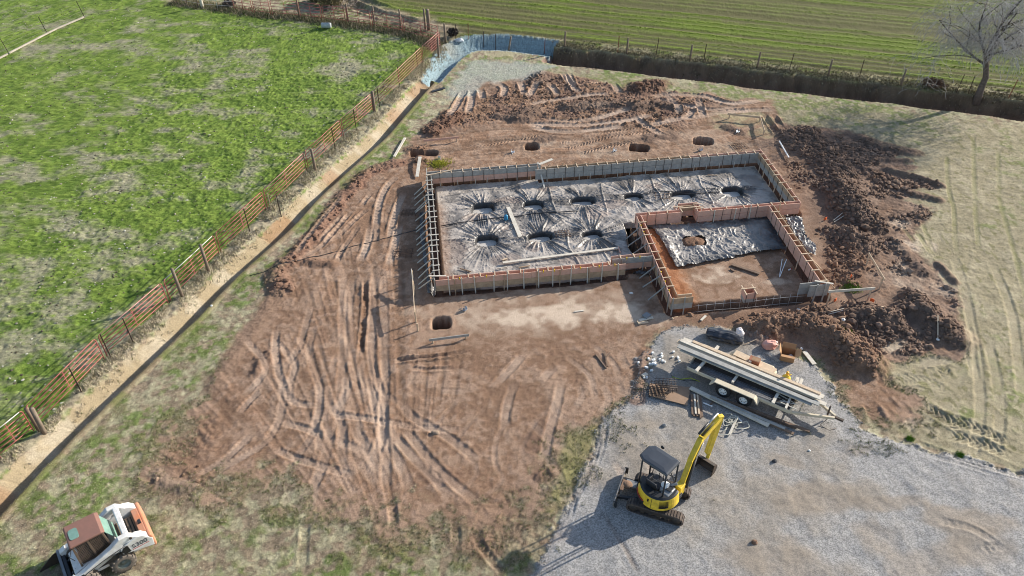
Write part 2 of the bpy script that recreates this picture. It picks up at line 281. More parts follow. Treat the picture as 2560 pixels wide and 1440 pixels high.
# ---- spoil heaps and rough windrows
def heap(px,r,h,col=None,rough=.12,cw=.8):
    P=wp(px); P=smooth(P,.4) if len(P)>1 else np.vstack([P,P+[[.01,0]]])
    S,D,A,SG,L=pline(P,r*1.7); q=D/r+(n2[S]-.5)*.9
    k=ss(1.15,0,q)*(D<r*1.65); Z[S]+=.8*h*k*(.65+.7*n2[S]); ROUGH[S]=np.maximum(ROUGH[S],.55*rough*ss(1.4,.6,q)*(D<r*1.65))
    if col is not None: paint(S,cw*ss(1.25,.7,q)*(D<r*1.65),np.asarray(col,np.float32)*(.8+.4*n3[S])[...,None])
    REG[S]=np.where(k>.1,0,REG[S])
    return S,k
BR=(.205,.125,.085)
for a in(([(1905,828),(1960,812),(2020,822),(2085,855),(2150,905)],1.25,.85,BR,.16),([(2165,790),(2215,795)],1.2,.7,DARK,.17),([(2285,755),(2320,800),(2385,845)],1.0,.55,DARK,.16),([(2255,770),(2300,790)],.8,.3,DARK,.14),([(2010,335),(2070,400),(2115,470),(2130,520)],1.3,.35,DARK,.2),([(2090,470),(2130,520),(2170,560)],1.2,.55,DARK,.2),([(2120,590),(2150,610)],1.3,.6,DARK,.18),([(2090,640),(2120,665),(2095,690)],1.1,.55,BR,.16),([(1960,335),(2000,380)],.7,.3,DARK,.16),([(2150,345),(2240,375),(2285,382)],.6,.2,DARK,.1),([(2220,425),(2290,445),(2350,464)],.38,.28,DARK,.08),([(2270,480),(2345,500)],.35,.22,DARK,.08),([(2180,400),(2270,402)],.35,.16,DARK,.1),([(2230,600),(2270,640),(2310,680)],.5,.2,DARK,.1),([(2345,660),(2390,705)],.3,.18,DARK,.08),
  ([(1425,268),(1500,262),(1575,262)],.9,.32,DARK,.14),([(1590,270),(1640,262),(1700,272)],.6,.25,DARK,.1),([(1600,222),(1640,212)],1.2,.4,(.17,.10,.07),.18),([(1345,205),(1352,190)],1.0,.3,DARK,.15),([(1300,290),(1335,280)],.9,.35,DARK,.14),([(1240,290),(1290,300),(1320,300)],.5,.2,DARK,.1),([(1080,330),(1105,315),(1130,290)],.9,.35,(.15,.085,.06),.16),([(1035,375),(1055,400)],.7,.2,BR,.12),([(1385,345),(1345,350)],.5,.15,DARK,.1),([(1620,345),(1680,340)],.6,.12,DARK,.08),([(1820,318),(1850,330)],.5,.2,DARK,.1),
  ([(990,408),(925,430),(880,470),(830,525),(780,590),(735,640)],.6,.18,(.21,.12,.085),.13),([(725,655),(690,690),(700,720)],.7,.3,(.20,.12,.085),.14),([(690,745),(640,820),(590,880),(540,960)],.5,.06,(.25,.165,.115),.05),([(770,655),(830,660)],.5,.18,BR,.1),([(640,930),(660,900),(690,880)],.5,.15,BR,.1),([(395,1185),(420,1215),(470,1215)],.35,.08,(.26,.19,.14),.07),([(1385,1180),(1350,1190)],.35,.12,BR,.1),([(1370,1060),(1330,1110)],.5,.05,BR,.06),([(1080,1180),(1120,1190)],.5,.05,BR,.06),([(2060,742),(2000,765),(1900,790),(1780,800),(1700,800)],.5,.16,BR,.1),([(1590,1000),(1610,880)],.35,.08,(.22,.13,.085),.05)): heap(*a)
# ---- wheel and crawler tracks
def track(px,hw=.16,dep=.035,berm=.03,per=.19,tread=.02,light=.4,col=PALE,edge=0,P=None,chev=1.2):
    P=smooth(wp(px) if P is None else P,.35); S,D,A,SG,L=pline(P,hw*2.4)
    D=D+(n3[S]-.5)*hw*.35; t=D/hw; ok=D<hw*2.3
    end=ss(0,.8,A)*ss(L,L-.8,A)*(.55+.45*ss(.25,.5,vn(A*.5+P[0,0],A*0+P[0,1],2)))
    ins=ss(1.12,.86,t)*end*ok
    tw=np.sin(2*math.pi*(A+chev*D*.5)/per)
    if edge: tr=tw*np.exp(-((t-.95)/.28)**2)
    else: tr=tw*ins
    Z[S]+=ok*(-dep*ins+berm*np.exp(-((t-1.35)/.3)**2)*end*(.3+1.2*n3[S])+tread*tr*end)
    paint(S,ins*light*(.55+.6*n2[S]),col); ROUGH[S]*=1-.75*ins
T=track
tyre=dict(hw=.17,dep=.036,berm=.022,per=.21,tread=.026,light=.45,edge=1)
for t in([(692,820),(688,870),(697,933),(710,977),(703,1027),(697,1053),(670,1100),(627,1130),(580,1157),(527,1190)],[(783,818),(773,870),(783,920),(797,960),(800,1000),(790,1060),(767,1107),(733,1150),(693,1183)],[(750,883),(730,937),(723,990),(747,1010),(800,1014)],[(780,760),(760,823),(747,870),(703,927)],[(660,967),(627,1000),(587,1043)],[(793,1090),(843,1103),(893,1123),(927,1150)],[(673,1117),(727,1140),(793,1163),(860,1183),(900,1195)],[(700,1055),(767,1073),(813,1093)],[(813,1037),(893,1043),(977,1057),(1060,1070),(1173,1077)],[(480,1190),(560,1150),(640,1075)]): T(t,**tyre)
rb=dict(hw=.2,dep=.026,berm=.022,per=.11,tread=.006,light=.4,chev=0)
for t in([(859,682),(857,760),(858,827),(857,893),(853,960),(850,1020),(847,1085)],[(882,690),(873,760),(875,870),(893,947),(915,1020)],[(943,670),(932,750),(928,860),(933,927),(953,993),(957,1060),(950,1110),(927,1160)],[(957,690),(960,777),(960,860),(963,947),(960,1027),(960,1093),(965,1160),(965,1235)],[(773,1235),(803,1173),(818,1120),(830,1050)],[(857,1047),(853,1180)],[(877,1060),(913,1113),(937,1153),(967,1225)],[(977,1080),(1027,1137),(1080,1190),(1127,1245)],[(1003,1060),(1080,1157),(1127,1203),(1210,1270)],[(993,993),(1033,1043),(1127,1097),(1200,1158)],[(1290,945),(1267,1017),(1260,1080)],[(1405,950),(1390,1017),(1373,1083),(1357,1165)],[(1313,880),(1283,917),(1260,940),(1233,970)],[(1390,912),(1345,960)],[(925,1010),(960,1090),(1000,1160),(1030,1240)],[(905,930),(935,1000),(950,1070)]): T(t,**rb)
for t in([(995,439),(966,468),(947,516),(940,564),(937,615)],[(927,560),(918,612),(900,655)],[(1001,557),(985,618),(970,672)],[(1010,480),(985,545),(975,600)]): T(t,hw=.2,dep=.035,berm=.05,per=.3,tread=.012,light=.8)
for t in([(880,525),(841,573),(803,615),(739,658)],[(857,538),(825,573),(796,605)],[(921,519),(880,557),(838,599)],[(860,490),(800,560),(740,640)],[(900,560),(860,620),(840,660)],[(930,480),(900,520)]): T(t,hw=.14,dep=.05,berm=.05,per=.3,tread=.02,light=.4)
T([(913,695),(913,760),(907,827),(900,895)],hw=.13,dep=.10,berm=.09,light=-.2,per=.2,tread=.03)
T([(977,903),(1043,897),(1127,887),(1180,872)],hw=.14,dep=.10,berm=.10,light=.1,per=.22,tread=.04,edge=1); T([(1017,922),(1090,924),(1145,918)],hw=.13,dep=.09,berm=.09,light=.1,per=.22,tread=.04,edge=1)
for k in range(30):
    x=rng.uniform(600,1540);y=rng.uniform(720,1260);a=rng.normal(1.5,.35) if rng.random()<.7 else rng.uniform(0,3.1);L=rng.uniform(60,190);c_=rng.normal(0,25)
    if 960<x<1640 and y<880: continue
    kw_=dict(hw=rng.uniform(.1,.18),dep=rng.uniform(.006,.016),berm=rng.uniform(.006,.014),per=rng.uniform(.1,.22),tread=rng.uniform(.004,.016),light=rng.uniform(.15,.45)); ox=rng.uniform(62,82)
    for o_ in(0,ox): T([(x+o_*abs(math.sin(a)),y-o_*math.cos(a)*.7),(x+o_*abs(math.sin(a))+math.cos(a)*L*.5+c_,y-o_*math.cos(a)*.7+math.sin(a)*L*.5),(x+o_*abs(math.sin(a))+math.cos(a)*L,y-o_*math.cos(a)*.7+math.sin(a)*L)],**kw_)
nor=dict(hw=.27,dep=.05,berm=.07,per=.28,tread=.025,light=.95,edge=1)
for t in([(1315,312),(1375,312),(1450,312),(1525,307),(1600,295),(1632,284)],[(1360,295),(1405,302),(1460,300),(1525,287),(1578,271)],[(1325,316),(1375,326),(1425,329),(1500,322),(1565,314)],[(1318,262),(1375,252),(1425,244),(1475,237),(1530,236)],[(1620,316),(1675,301),(1750,292),(1800,282),(1875,277),(1940,274)],[(1625,241),(1700,237),(1762,242),(1812,257),(1850,260),(1908,249)]): T(t,**nor)
nr2=dict(hw=.24,dep=.05,berm=.08,per=.3,tread=.02,light=.85)
for t in([(1345,204),(1320,244)],[(1372,208),(1397,240)],[(1405,180),(1425,207),(1449,234)],[(1420,182),(1440,230)],[(1182,222),(1177,257),(1170,284)],[(1200,219),(1208,250)],[(1240,208),(1261,219),(1257,245)],[(1162,227),(1139,266),(1121,300)],[(1662,238),(1687,260),(1702,288)],[(1745,243),(1750,272),(1758,294)],[(1735,270),(1722,290),(1705,297)],[(1300,200),(1312,240)],[(1530,205),(1552,235)],[(1640,250),(1700,262),(1780,275),(1850,268)],[(1580,290),(1640,330),(1660,345)]): T(t,**nr2)
for t in([(1400,376),(1450,361),(1500,346),(1550,338),(1625,331),(1678,322)],[(1385,362),(1450,344),(1520,330),(1600,318),(1690,306)],[(1150,372),(1230,360),(1310,345),(1360,332)],[(1440,385),(1520,366),(1600,352)]): T(t,hw=.24,dep=.03,berm=.03,per=.24,tread=.045,light=.1,chev=2)
T([(1908,285),(1925,310),(1945,340)],hw=.2,dep=.1,berm=.1,light=.1); T([(1932,285),(1955,320)],hw=.18,dep=.08,berm=.08,light=.1)
# sandy soil: long soft ruts with green weeds in them, then chevron tyre prints
for t in([(2367,384),(2371,470),(2384,522),(2388,597),(2396,640)],[(2433,335),(2435,410),(2437,485),(2441,560),(2448,625)],[(2495,372),(2499,485),(2510,545),(2532,616),(2556,710),(2580,800)],[(2251,560),(2289,612)],[(2285,571),(2332,640)],[(2304,552),(2336,640)]):
    T(t,hw=.12,dep=.02,berm=.01,tread=0,light=.5,col=(.22,.22,.09))
for t in([(2380,630),(2405,702),(2424,785),(2440,880),(2450,1000),(2442,1090),(2422,1150)],[(2476,650),(2499,699),(2529,785),(2545,900),(2556,1000)],[(2415,800),(2430,900),(2440,960)],[(2412,915),(2366,977),(2296,1022)],[(2470,850),(2490,950),(2500,1050),(2480,1150)]): T(t,hw=.22,dep=.03,berm=.015,per=.12,tread=.006,light=.45,col=(.45,.385,.265))
for t in([(2324,1033),(2435,1068),(2545,1120)],[(2345,1078),(2470,1116),(2545,1152)],[(2290,1000),(2350,1040),(2440,1095)],[(2240,940),(2330,960),(2390,1000)],[(2490,1000),(2540,1050)],[(2340,900),(2380,960)]): T(t,hw=.27,dep=.02,berm=.03,per=.26,tread=.04,light=.1,col=TAN,chev=2.2)
for t in([(2279,922),(2331,905),(2396,897)],[(2203,884),(2235,866),(2274,848)],[(2250,1075),(2300,1045)],[(2400,880),(2430,905)]): T(t,hw=.25,dep=.05,berm=.07,per=.3,tread=.03,light=.8,col=(.5,.42,.32),edge=1)
for t in([(2195,985),(2240,1035)],[(2215,960),(2270,950),(2310,940)],[(2170,1000),(2205,1070)],[(2200,925),(2215,970)],[(2235,1000),(2275,1050)],[(2150,960),(2190,985)]): T(t,hw=.32,dep=.06,berm=.06,per=.2,tread=.045,light=0)
T([(1502,1268),(1525,1310),(1550,1350),(1570,1387),(1602,1445)],hw=.09,dep=.03,berm=.02,per=.15,tread=.02,light=.75,col=(.15,.10,.065))
for t in([(1502,1060),(1490,1130),(1460,1210),(1425,1270)],[(1515,1045),(1508,1110),(1480,1190)]): T(t,hw=.12,dep=.03,berm=.03,per=.2,tread=.01,light=.3,col=(.25,.19,.14))
for t in([(1440,1230),(1420,1300)],[(1425,1255),(1400,1310)],[(1405,1290),(1385,1340)]): T(t,hw=.14,dep=.05,berm=.05,light=0)
for t in([(2275,1100),(2380,1140),(2500,1178),(2600,1200)],[(2300,1130),(2420,1165),(2500,1190)],[(2330,1300),(2440,1330),(2540,1400)],[(2440,1400),(2470,1370),(2520,1370)]): T(t,hw=.15,dep=.03,berm=.035,per=.25,tread=.02,light=.15,col=(.26,.21,.16))
for t in([(765,1290),(760,1350),(755,1440)],[(1180,1330),(1230,1400),(1270,1440)],[(1140,1290),(1140,1380)],[(980,1240),(985,1330)]): T(t,hw=.16,dep=.04,berm=.03,per=.25,tread=.02,light=.2,col=SOIL)

# clods
cl=fbm(X*2.6+3,Y*2.6,4,13,.6); cl2=np.abs(fbm(X*5.5,Y*5.5,3,14)-.5)*2
cl3=fbm(X*9+7,Y*9,3,6,.7)
Z+=ROUGH*((cl-.5)*2.2+(cl3-.5)*1.8-(cl2-.3)*.7)
Z+=gm*(n4-.5)*.006

# ---- ditch along the fence
DL=[(-150,1450),(38,1262),(104,1187),(250,1041),(382,913),(500,798),(537,757),(630,667),(719,587),(793,508),(880,428),(960,355),(1022,282),(1072,226)]
DIT=smooth(wp(DL,-.5),.6); S,D,A,SG,L=pline(DIT,2.2)
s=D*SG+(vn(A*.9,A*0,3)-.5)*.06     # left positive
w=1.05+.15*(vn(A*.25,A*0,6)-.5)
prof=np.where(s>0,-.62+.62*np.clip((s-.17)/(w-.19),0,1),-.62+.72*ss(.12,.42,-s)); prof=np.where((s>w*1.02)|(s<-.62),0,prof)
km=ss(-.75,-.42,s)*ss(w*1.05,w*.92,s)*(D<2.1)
Z[S]=np.where(km>0,lerp(Z[S],prof+(n4[S]-.5)*.02,km),Z[S])
seam=np.exp(-(((A+.35*s)%2.9-1.45)/.03)**2)*ss(.1,.4,s)
Z[S]-=km*seam*.03
lc=mixc((.37,.295,.185),(.46,.39,.28),ss(.4,.65,fbm(A*.9,s*1.5,3,2))); lc=lc*(.84+.3*fbm(A*9,s*.8,3,4))[...,None]
lc=lc+(np.asarray((.30,.16,.08),np.float32)-lc)*(.55*ss(.66,.76,vn(A*.35,A*0,1)))[...,None]
lc=mixc(lc,(.13,.10,.06),ss(.24,.08,s)*.85)  # bottom and right bank darkened: their shade painted into the lining colour
bank=km*ss(-.02,.06,s)*ss(w*1.02,w*.86,s+(n3[S]-.5)*.5)
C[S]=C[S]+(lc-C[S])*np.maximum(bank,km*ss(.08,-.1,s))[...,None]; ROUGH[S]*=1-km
# dry strip between fence and ditch
st=ss(2.6,1.5,s)*ss(w*.95,w*1.1,s)*(D<2.15)*(1-pas[S]); paint(S,st*.8,mixc((.33,.28,.19),(.44,.385,.275),n3[S])); Z[S]+=st*(.05+(n3[S]-.5)*.16)
# green lip on the site side
gl=ss(-1.9,-.7,s)*ss(-.35,-.5,s)*(D<2.1)*(1-gm[S]); paint(S,gl*.55*ss(.4,.6,n2[S]),(.12,.15,.04))
# ---- trench in front of the field, its far bank rising to the field
S,D,A,SG,L=pline(TR,9)
s=D*SG+(vn(A*.5,A*0,5)-.5)*.25+(n3[S]-.5)*.12+ss(1.2,2,D*SG)*(n2[S]-.5)*.9
q=np.where(s<.35,-.95*ss(0,.35,s),np.where(s<1.45,-.95+.1*ss(.5,1.4,s),-.85+1.4*ss(1.45,2.45,s)))
inx=ss(0,1.2,A)*ss(L,L-.5,A)*0+1
fz=np.zeros_like(Z); fz[FS]=.38*ss(-.3,2.4,fsd); ef=.38*ss(-2,1.5,A)
q=np.where(s<.35,-.95*ss(0,.35,s),np.where(s<1.45,-.95+.1*ss(.5,1.4,s),-.85+(.85+ef)*ss(1.45,2.45,s)))*ss(0,.5,A)
Zb=Z.copy(); Z+=fz; kk=(s>0)&(D<8.9)&(A>.01)
zt=np.where(s<2.6,q+(n3[S]-.5)*.06*ss(.4,1.4,s)+(Zb[S] if False else 0),Zb[S]+lerp(np.maximum(ef,fz[S]),fz[S],ss(3,6,s)))
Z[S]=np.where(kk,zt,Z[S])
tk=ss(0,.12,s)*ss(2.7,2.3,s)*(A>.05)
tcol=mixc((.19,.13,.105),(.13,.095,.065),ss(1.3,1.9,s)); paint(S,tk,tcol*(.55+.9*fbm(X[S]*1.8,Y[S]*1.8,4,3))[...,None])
we=ss(2.2,2.5,s)*ss(4.4,3.2,s+(n2[S]-.5)*1.2); paint(S,we*.85,mixc((.37,.33,.21),(.24,.23,.11),ss(.45,.6,n2[S])))
# ---- rock-lined bend at the corner
BL=smooth(wp([(1084,222),(1112,185),(1140,152),(1180,134),(1260,132),(1330,140),(1384,147)],-.55),.4); S,D,A,SG,L=pline(BL,3.2)
s=D*SG; wl=np.where(A<6,1.0+.12*A,1.75); wr=np.where(A<6,.55+.06*A,.9)
lip=.55*ss(3.5,8,A)
q=np.where(s>0,-.6+(.6+lip*.7)*ss(.15,1,s/wl*.95),-.6+.6*ss(.1,1,-s/wr)); inn=(s<wl*1.02)&(s>-wr)&(D<3.1)&(A>.02)&(A<L-.02)
Z[S]=np.where(inn,q+(n4[S]-.5)*.09+(cl2[S]-.3)*.04,Z[S])
bl=ss(wl*1.1,wl*.85,s+(n3[S]-.5)*.5)*ss(-wr*1.12,-wr*.9,s+(n3[S]-.5)*.3)*(D<3.1)*ss(0,.05,A)*ss(L,L-.15,A)
paint(S,bl,np.array((.27,.36,.39),np.float32)*(.75+.5*n4[S])[...,None]); GR[S]=np.maximum(GR[S],bl); ROUGH[S]*=1-bl
S,sd=poly(wp([(1130,205),(1185,150),(1280,152),(1385,165),(1330,195),(1230,205),(1170,240),(1105,255)]),1); w_=ss(-.3,.5,sd+(n2[S]-.5)*1.4)*(1-0); m_=np.ones_like(w_)
paint(S,w_*.7*ss(-.62,-.05,Z[S]),np.array((.37,.385,.34),np.float32)*(.8+.4*n4[S])[...,None]); GR[S]=np.maximum(GR[S],w_*.7)
# wire-fence bank, dirt road and brush ground at the top left
S,D,A,SG,L=pline(smooth(wp([(1110,88),(1000,55),(900,22),(840,-15),(800,-60)]),1),3.5); w_=ss(2.0,.6,D+(n2[S]-.5)*2)*(D<3.4); paint(S,w_*.8,mixc((.38,.31,.22),(.26,.19,.14),ss(.4,.6,n3[S])))
T([(850,-10),(890,18),(950,40),(1040,66)],hw=.5,dep=.12,berm=.12,per=.5,tread=.03,light=-.2); T([(875,-10),(910,8),(990,38)],hw=.4,dep=.1,berm=.1,per=.5,tread=.03,light=.1)
S,D,A,SG,L=pline(smooth(wp(FT),1),3.2); w_=ss(-.6,.2,-D*SG)*0+ss(2.2,.3,D)*(SG<0)*(D<3.1); paint(S,w_*.55,mixc((.40,.34,.24),(.25,.2,.13),n2[S]))
w_=ss(1.2,.2,D)*(SG>0)*(D<3.1); paint(S,w_*.6,(.14,.11,.07))  # fence shadow painted as a dark band on its near side

# ---- foundation: dig-outs
def loc(): 
    dx=X-ORG[0];dy=Y-ORG[1];return dx*EV[0]+dy*EV[1],dx*SV[0]+dy*SV[1]
bS=sl([LW(-3,-3),LW(24,-3),LW(24,17),LW(-3,17)],.5); xx=X[bS]-ORG[0];yy=Y[bS]-ORG[1];Eb=xx*EV[0]+yy*EV[1];Sb=xx*SV[0]+yy*SV[1]
yard=ss(-1.6,-.6,np.minimum(np.minimum(Eb,20.5-Eb),np.minimum(Sb,13.6-Sb)))
zb=Z[bS]; zb=zb*(1-.8*yard); 
WALLS=[((-.11,-.1),(-.11,10.2)),((-.11,-.15),(6.6,-.15)),((6.4,.28),(20.4,.28)),((20.4,.28),(20.4,6.0)),((-.11,10.2),(9.4,10.2)),((8.8,9.75),(11.2,9.75)),((11.2,6.0),(13.7,6.0)),((13.65,6.0),(13.65,5.35)),((13.65,5.4),(14.8,5.4)),((14.75,5.4),(14.75,6.05)),((14.75,6.05),(20.4,6.05)),((11.2,6.0),(11.2,13.3)),((18.8,6.1),(18.8,13.3)),((11.2,13.25),(18.8,13.25))]
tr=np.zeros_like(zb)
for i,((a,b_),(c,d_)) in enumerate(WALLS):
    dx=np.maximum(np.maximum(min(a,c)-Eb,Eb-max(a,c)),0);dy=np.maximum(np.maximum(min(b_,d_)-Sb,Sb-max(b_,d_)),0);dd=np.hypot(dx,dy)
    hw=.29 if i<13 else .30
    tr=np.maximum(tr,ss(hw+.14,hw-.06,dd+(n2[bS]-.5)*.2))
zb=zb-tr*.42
paint(bS,tr*.85,(.10,.065,.05))  # trench soil painted dark to deepen the shade under the boards
inside=((Eb>.25)&(Eb<20.2)&(Sb>.15)&(Sb<5.75)&((Sb>.7)|(Eb<6.4)))|((Eb>.25)&(Eb<10.9)&(Sb>.1)&(Sb<9.9)&((Sb<9.4)|(Eb<9)))
zb=np.where(inside&(tr<.3),-1.2,zb)
gar=(Eb>11.4)&(Eb<18.6)&(Sb>6.3)&(Sb<13)
# red loose soil along the inside of the garage form
q=ss(1.1,.35,np.abs(Eb-11.75)+(n3[bS]-.5)*.5)*gar; paint(bS,q*.8,(.30,.13,.06)); zb=zb+q*.10*(.5+n3[bS])
gpt=((Eb-13.9)/.62)**2+((Sb-7.95)/.5)**2; q=ss(1.3,.4,gpt+(n3[bS]-.5)*.8); zb=zb+q*.2*(.4+n3[bS]); paint(bS,q,(.20,.12,.08))
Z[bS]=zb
# pier holes
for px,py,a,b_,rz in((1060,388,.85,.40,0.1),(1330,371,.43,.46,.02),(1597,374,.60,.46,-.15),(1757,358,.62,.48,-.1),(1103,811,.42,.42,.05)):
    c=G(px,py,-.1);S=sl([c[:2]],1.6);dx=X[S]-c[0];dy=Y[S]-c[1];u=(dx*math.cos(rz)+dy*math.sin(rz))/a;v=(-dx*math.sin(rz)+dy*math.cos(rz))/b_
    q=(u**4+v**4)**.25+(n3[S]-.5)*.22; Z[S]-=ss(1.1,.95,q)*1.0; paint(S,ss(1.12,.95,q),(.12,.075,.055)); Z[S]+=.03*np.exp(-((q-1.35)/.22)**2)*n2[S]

# region ids -> separate sheets that share their edges
REG[:]=0; REG[(pas>.5)]=1; REG[(fld>.5)]=2; REG[(gm>.5)]=3
Z=np.where((np.abs(X)>66)|(Y>92)|(Y<5),np.where(fld>.5,.38,0),Z).astype(np.float32)
C=np.clip(C,.01,.8)
GMAT={0:attr_mat('soil',.95,.12,(20,.5),.7,.05,(24,.42)),1:attr_mat('pasture_turf',.9,.15,(16,.38),.7,.06,(30,.3)),2:attr_mat('crop_turf',.9,.15,(9,.36),.7,.08,(30,.3)),3:attr_mat('gravel',.9,.2,(34,.22),.35,.02,(25,.36))}
def sheet(name,rid):
    R4=REG[:-1,:-1]; J,I=np.nonzero(R4==rid); idx=np.arange(ny*nx).reshape(ny,nx)
    q=np.stack([idx[J,I],idx[J,I+1],idx[J+1,I+1],idx[J+1,I]],1); used,inv=np.unique(q.ravel(),return_inverse=True)
    me=bpy.data.meshes.new(name); co=np.stack([X.ravel()[used],Y.ravel()[used],Z.ravel()[used]],1).astype(np.float32)
    me.vertices.add(len(used)); me.vertices.foreach_set('co',co.ravel()); n=len(q)
    me.loops.add(n*4); me.loops.foreach_set('vertex_index',inv.astype(np.int32)); me.polygons.add(n); me.polygons.foreach_set('loop_start',np.arange(0,n*4,4,dtype=np.int32))
    me.update(calc_edges=True); me.polygons.foreach_set('use_smooth',np.ones(n,bool))
    a=me.attributes.new('col','FLOAT_COLOR','POINT'); a.data.foreach_set('color',np.concatenate([C.reshape(-1,3)[used],np.ones((len(used),1),np.float32)],1).ravel())
    g_=me.attributes.new('grain','FLOAT','POINT'); g_.data.foreach_set('value',np.ascontiguousarray(GR.ravel()[used]))
    me.materials.append(GMAT[rid]); o=bpy.data.objects.new(name,me); COL.objects.link(o); return o
for nm_,rid,lb in(('ground',0,'bare brown and sandy soil of the building site, rutted by tracks'),('pasture',1,'green pasture with bare patches behind the red fence'),('crop_field',2,'field of low green crop sown in rows'),('gravel_yard',3,'grey gravel yard around the excavator')):
    tag(sheet(nm_,rid),lb,'ground',kind='structure')
def gz(x,y):
    i=int(np.clip(np.searchsorted(XS,x)-1,0,nx-2));j=int(np.clip(np.searchsorted(YS,y)-1,0,ny-2))
    fx=(x-XS[i])/(XS[i+1]-XS[i]);fy=(y-YS[j])/(YS[j+1]-YS[j])
    return float((Z[j,i]*(1-fx)+Z[j,i+1]*fx)*(1-fy)+(Z[j+1,i]*(1-fx)+Z[j+1,i+1]*fx)*fy)
def at(px,py,dz=0,z=0): p=G(px,py,z); return Vector((p[0],p[1],gz(p[0],p[1])+dz))

# ------------------------------------------------------------------ materials for things
wood=lambda n,c,**k: mat(n,c,.75,0,.35,5,.25,(1,1,1),.25,**k)
M_PINK=mat('reddish_board',(.68,.43,.34),.7,0,.25,3,.15,spec=.25,col2=(.55,.325,.24)); M_GREY=mat('weathered_board',(.43,.42,.39),.8,0,.3,4,.2,spec=.2,col2=(.29,.28,.26)); M_TANB=mat('tan_board',(.50,.37,.25),.75,0,.3,4,.2,spec=.2,col2=(.34,.24,.16))
M_NEW=mat('fresh_lumber',(.66,.52,.37),.7,0,.2,5,.15,spec=.25,col2=(.52,.39,.27)); M_BLEACH=mat('bleached_lumber',(.70,.65,.56),.75,0,.25,4,.2,spec=.2,col2=(.52,.47,.39)); M_BROWN=mat('old_brown_lumber',(.24,.17,.12),.8,0,.3,5,.2,spec=.2,col2=(.15,.10,.075))
M_STEEL=mat('dark_steel',(.075,.06,.055),.55,.6,.3,8); M_REBAR=mat('rusty_rebar',(.13,.10,.085),.75,.4,.4,20,col2=(.16,.085,.05)); M_YEL=mat('yellow_bracket',(.75,.50,.03),.5,0,.2,6)
M_RED=mat('red_pipe_paint',(.30,.075,.072),.45,0,.4,3,spec=.35,col2=(.38,.12,.105)); M_FADE=mat('sun_bleached_pipe',(.52,.29,.25),.45,0,.35,2,spec=.5,col2=(.42,.15,.13)); M_POST=mat('weathered_post',(.25,.20,.15),.85,0,.35,6,.4,spec=.15,col2=(.15,.115,.09)); M_TPOST=mat('brown_steel_post',(.085,.055,.045),.6,.3,.3,8); M_WIRE=mat('fence_wire',(.22,.2,.18),.5,.7,.2,10)
M_GALV=mat('galvanised_pipe',(.62,.60,.57),.4,.3,.2,5)
# ------------------------------------------------------------------ vapour barrier sheets
M_SHEET=attr_mat('black_plastic_sheet',.42,.5,(14,.12),.35,.02)
M_SHEET.node_tree.nodes['Principled BSDF'].inputs['Specular IOR Level'].default_value=.6
PITS=[(2.85,2.85),(5.8,2.95),(8.72,2.95),(11.77,2.9),(14.7,3.12),(17.73,3.2),(2.75,6.1),(5.71,6.2),(8.58,6.4)]
def grid_obj(name,E_,S_,Zg,Cg,mask,m,parent=None):
    n_s,n_e=E_.shape; idx=np.arange(n_s*n_e).reshape(n_s,n_e); mk=mask[:-1,:-1]&mask[1:,:-1]&mask[:-1,1:]&mask[1:,1:]
    J,I=np.nonzero(mk); q=np.stack([idx[J,I],idx[J+1,I],idx[J+1,I+1],idx[J,I+1]],1); used,inv=np.unique(q.ravel(),return_inverse=True)
    wx=ORG[0]+E_*EV[0]+S_*SV[0]; wy=ORG[1]+E_*EV[1]+S_*SV[1]
    me=bpy.data.meshes.new(name); co=np.stack([wx.ravel()[used],wy.ravel()[used],Zg.ravel()[used]],1); me.from_pydata(co.tolist(),[],inv.reshape(-1,4).tolist())
    me.polygons.foreach_set('use_smooth',np.ones(len(q),bool)); a=me.attributes.new('col','FLOAT_COLOR','POINT'); a.data.foreach_set('color',np.concatenate([Cg.reshape(-1,3)[used],np.ones((len(used),1))],1).astype(np.float32).ravel())
    me.materials.append(m); o=bpy.data.objects.new(name,me); COL.objects.link(o)
    if parent: o.parent=parent
    return o
E_,S_=np.meshgrid(np.arange(.08,20.3,.04),np.arange(.0,10.1,.04))
edge=np.minimum(np.minimum(E_-.14,20.22-E_),np.minimum(S_-np.where(E_<6.5,.0,.44),10.02-S_))
gd=np.maximum(np.maximum(10.35-E_,0)*0+ (10.55+.9*(fbm(S_*.5,S_*0,2,1)-.5)-E_), 5.72-S_)        # distance outside the garage block
gd=np.where(E_<10.0,9,gd); edge=np.minimum(edge,gd)
nt1=np.hypot(np.maximum(np.maximum(13.35-E_,E_-14.95),0),np.maximum(np.maximum(5.0-S_,S_-6.5),0)); edge=np.minimum(edge,nt1-.05)
edge=np.minimum(edge,np.where(E_>8.4,9.42-S_,9))
f2=fbm(E_*2,S_*2,4,2); f3=fbm(E_*7,S_*7,3,6); Zs=.02+(f2-.5)*.09+(f3-.5)*.025
cr=np.abs(fbm(E_*3.2,S_*3.2,3,12)-.5); Zs+=.025*ss(.05,0,cr)
dust=.45+.75*ss(.3,.65,fbm(E_*1.6,S_*1.6,4,3)); fold=np.zeros_like(Zs); rb=np.zeros_like(Zs)
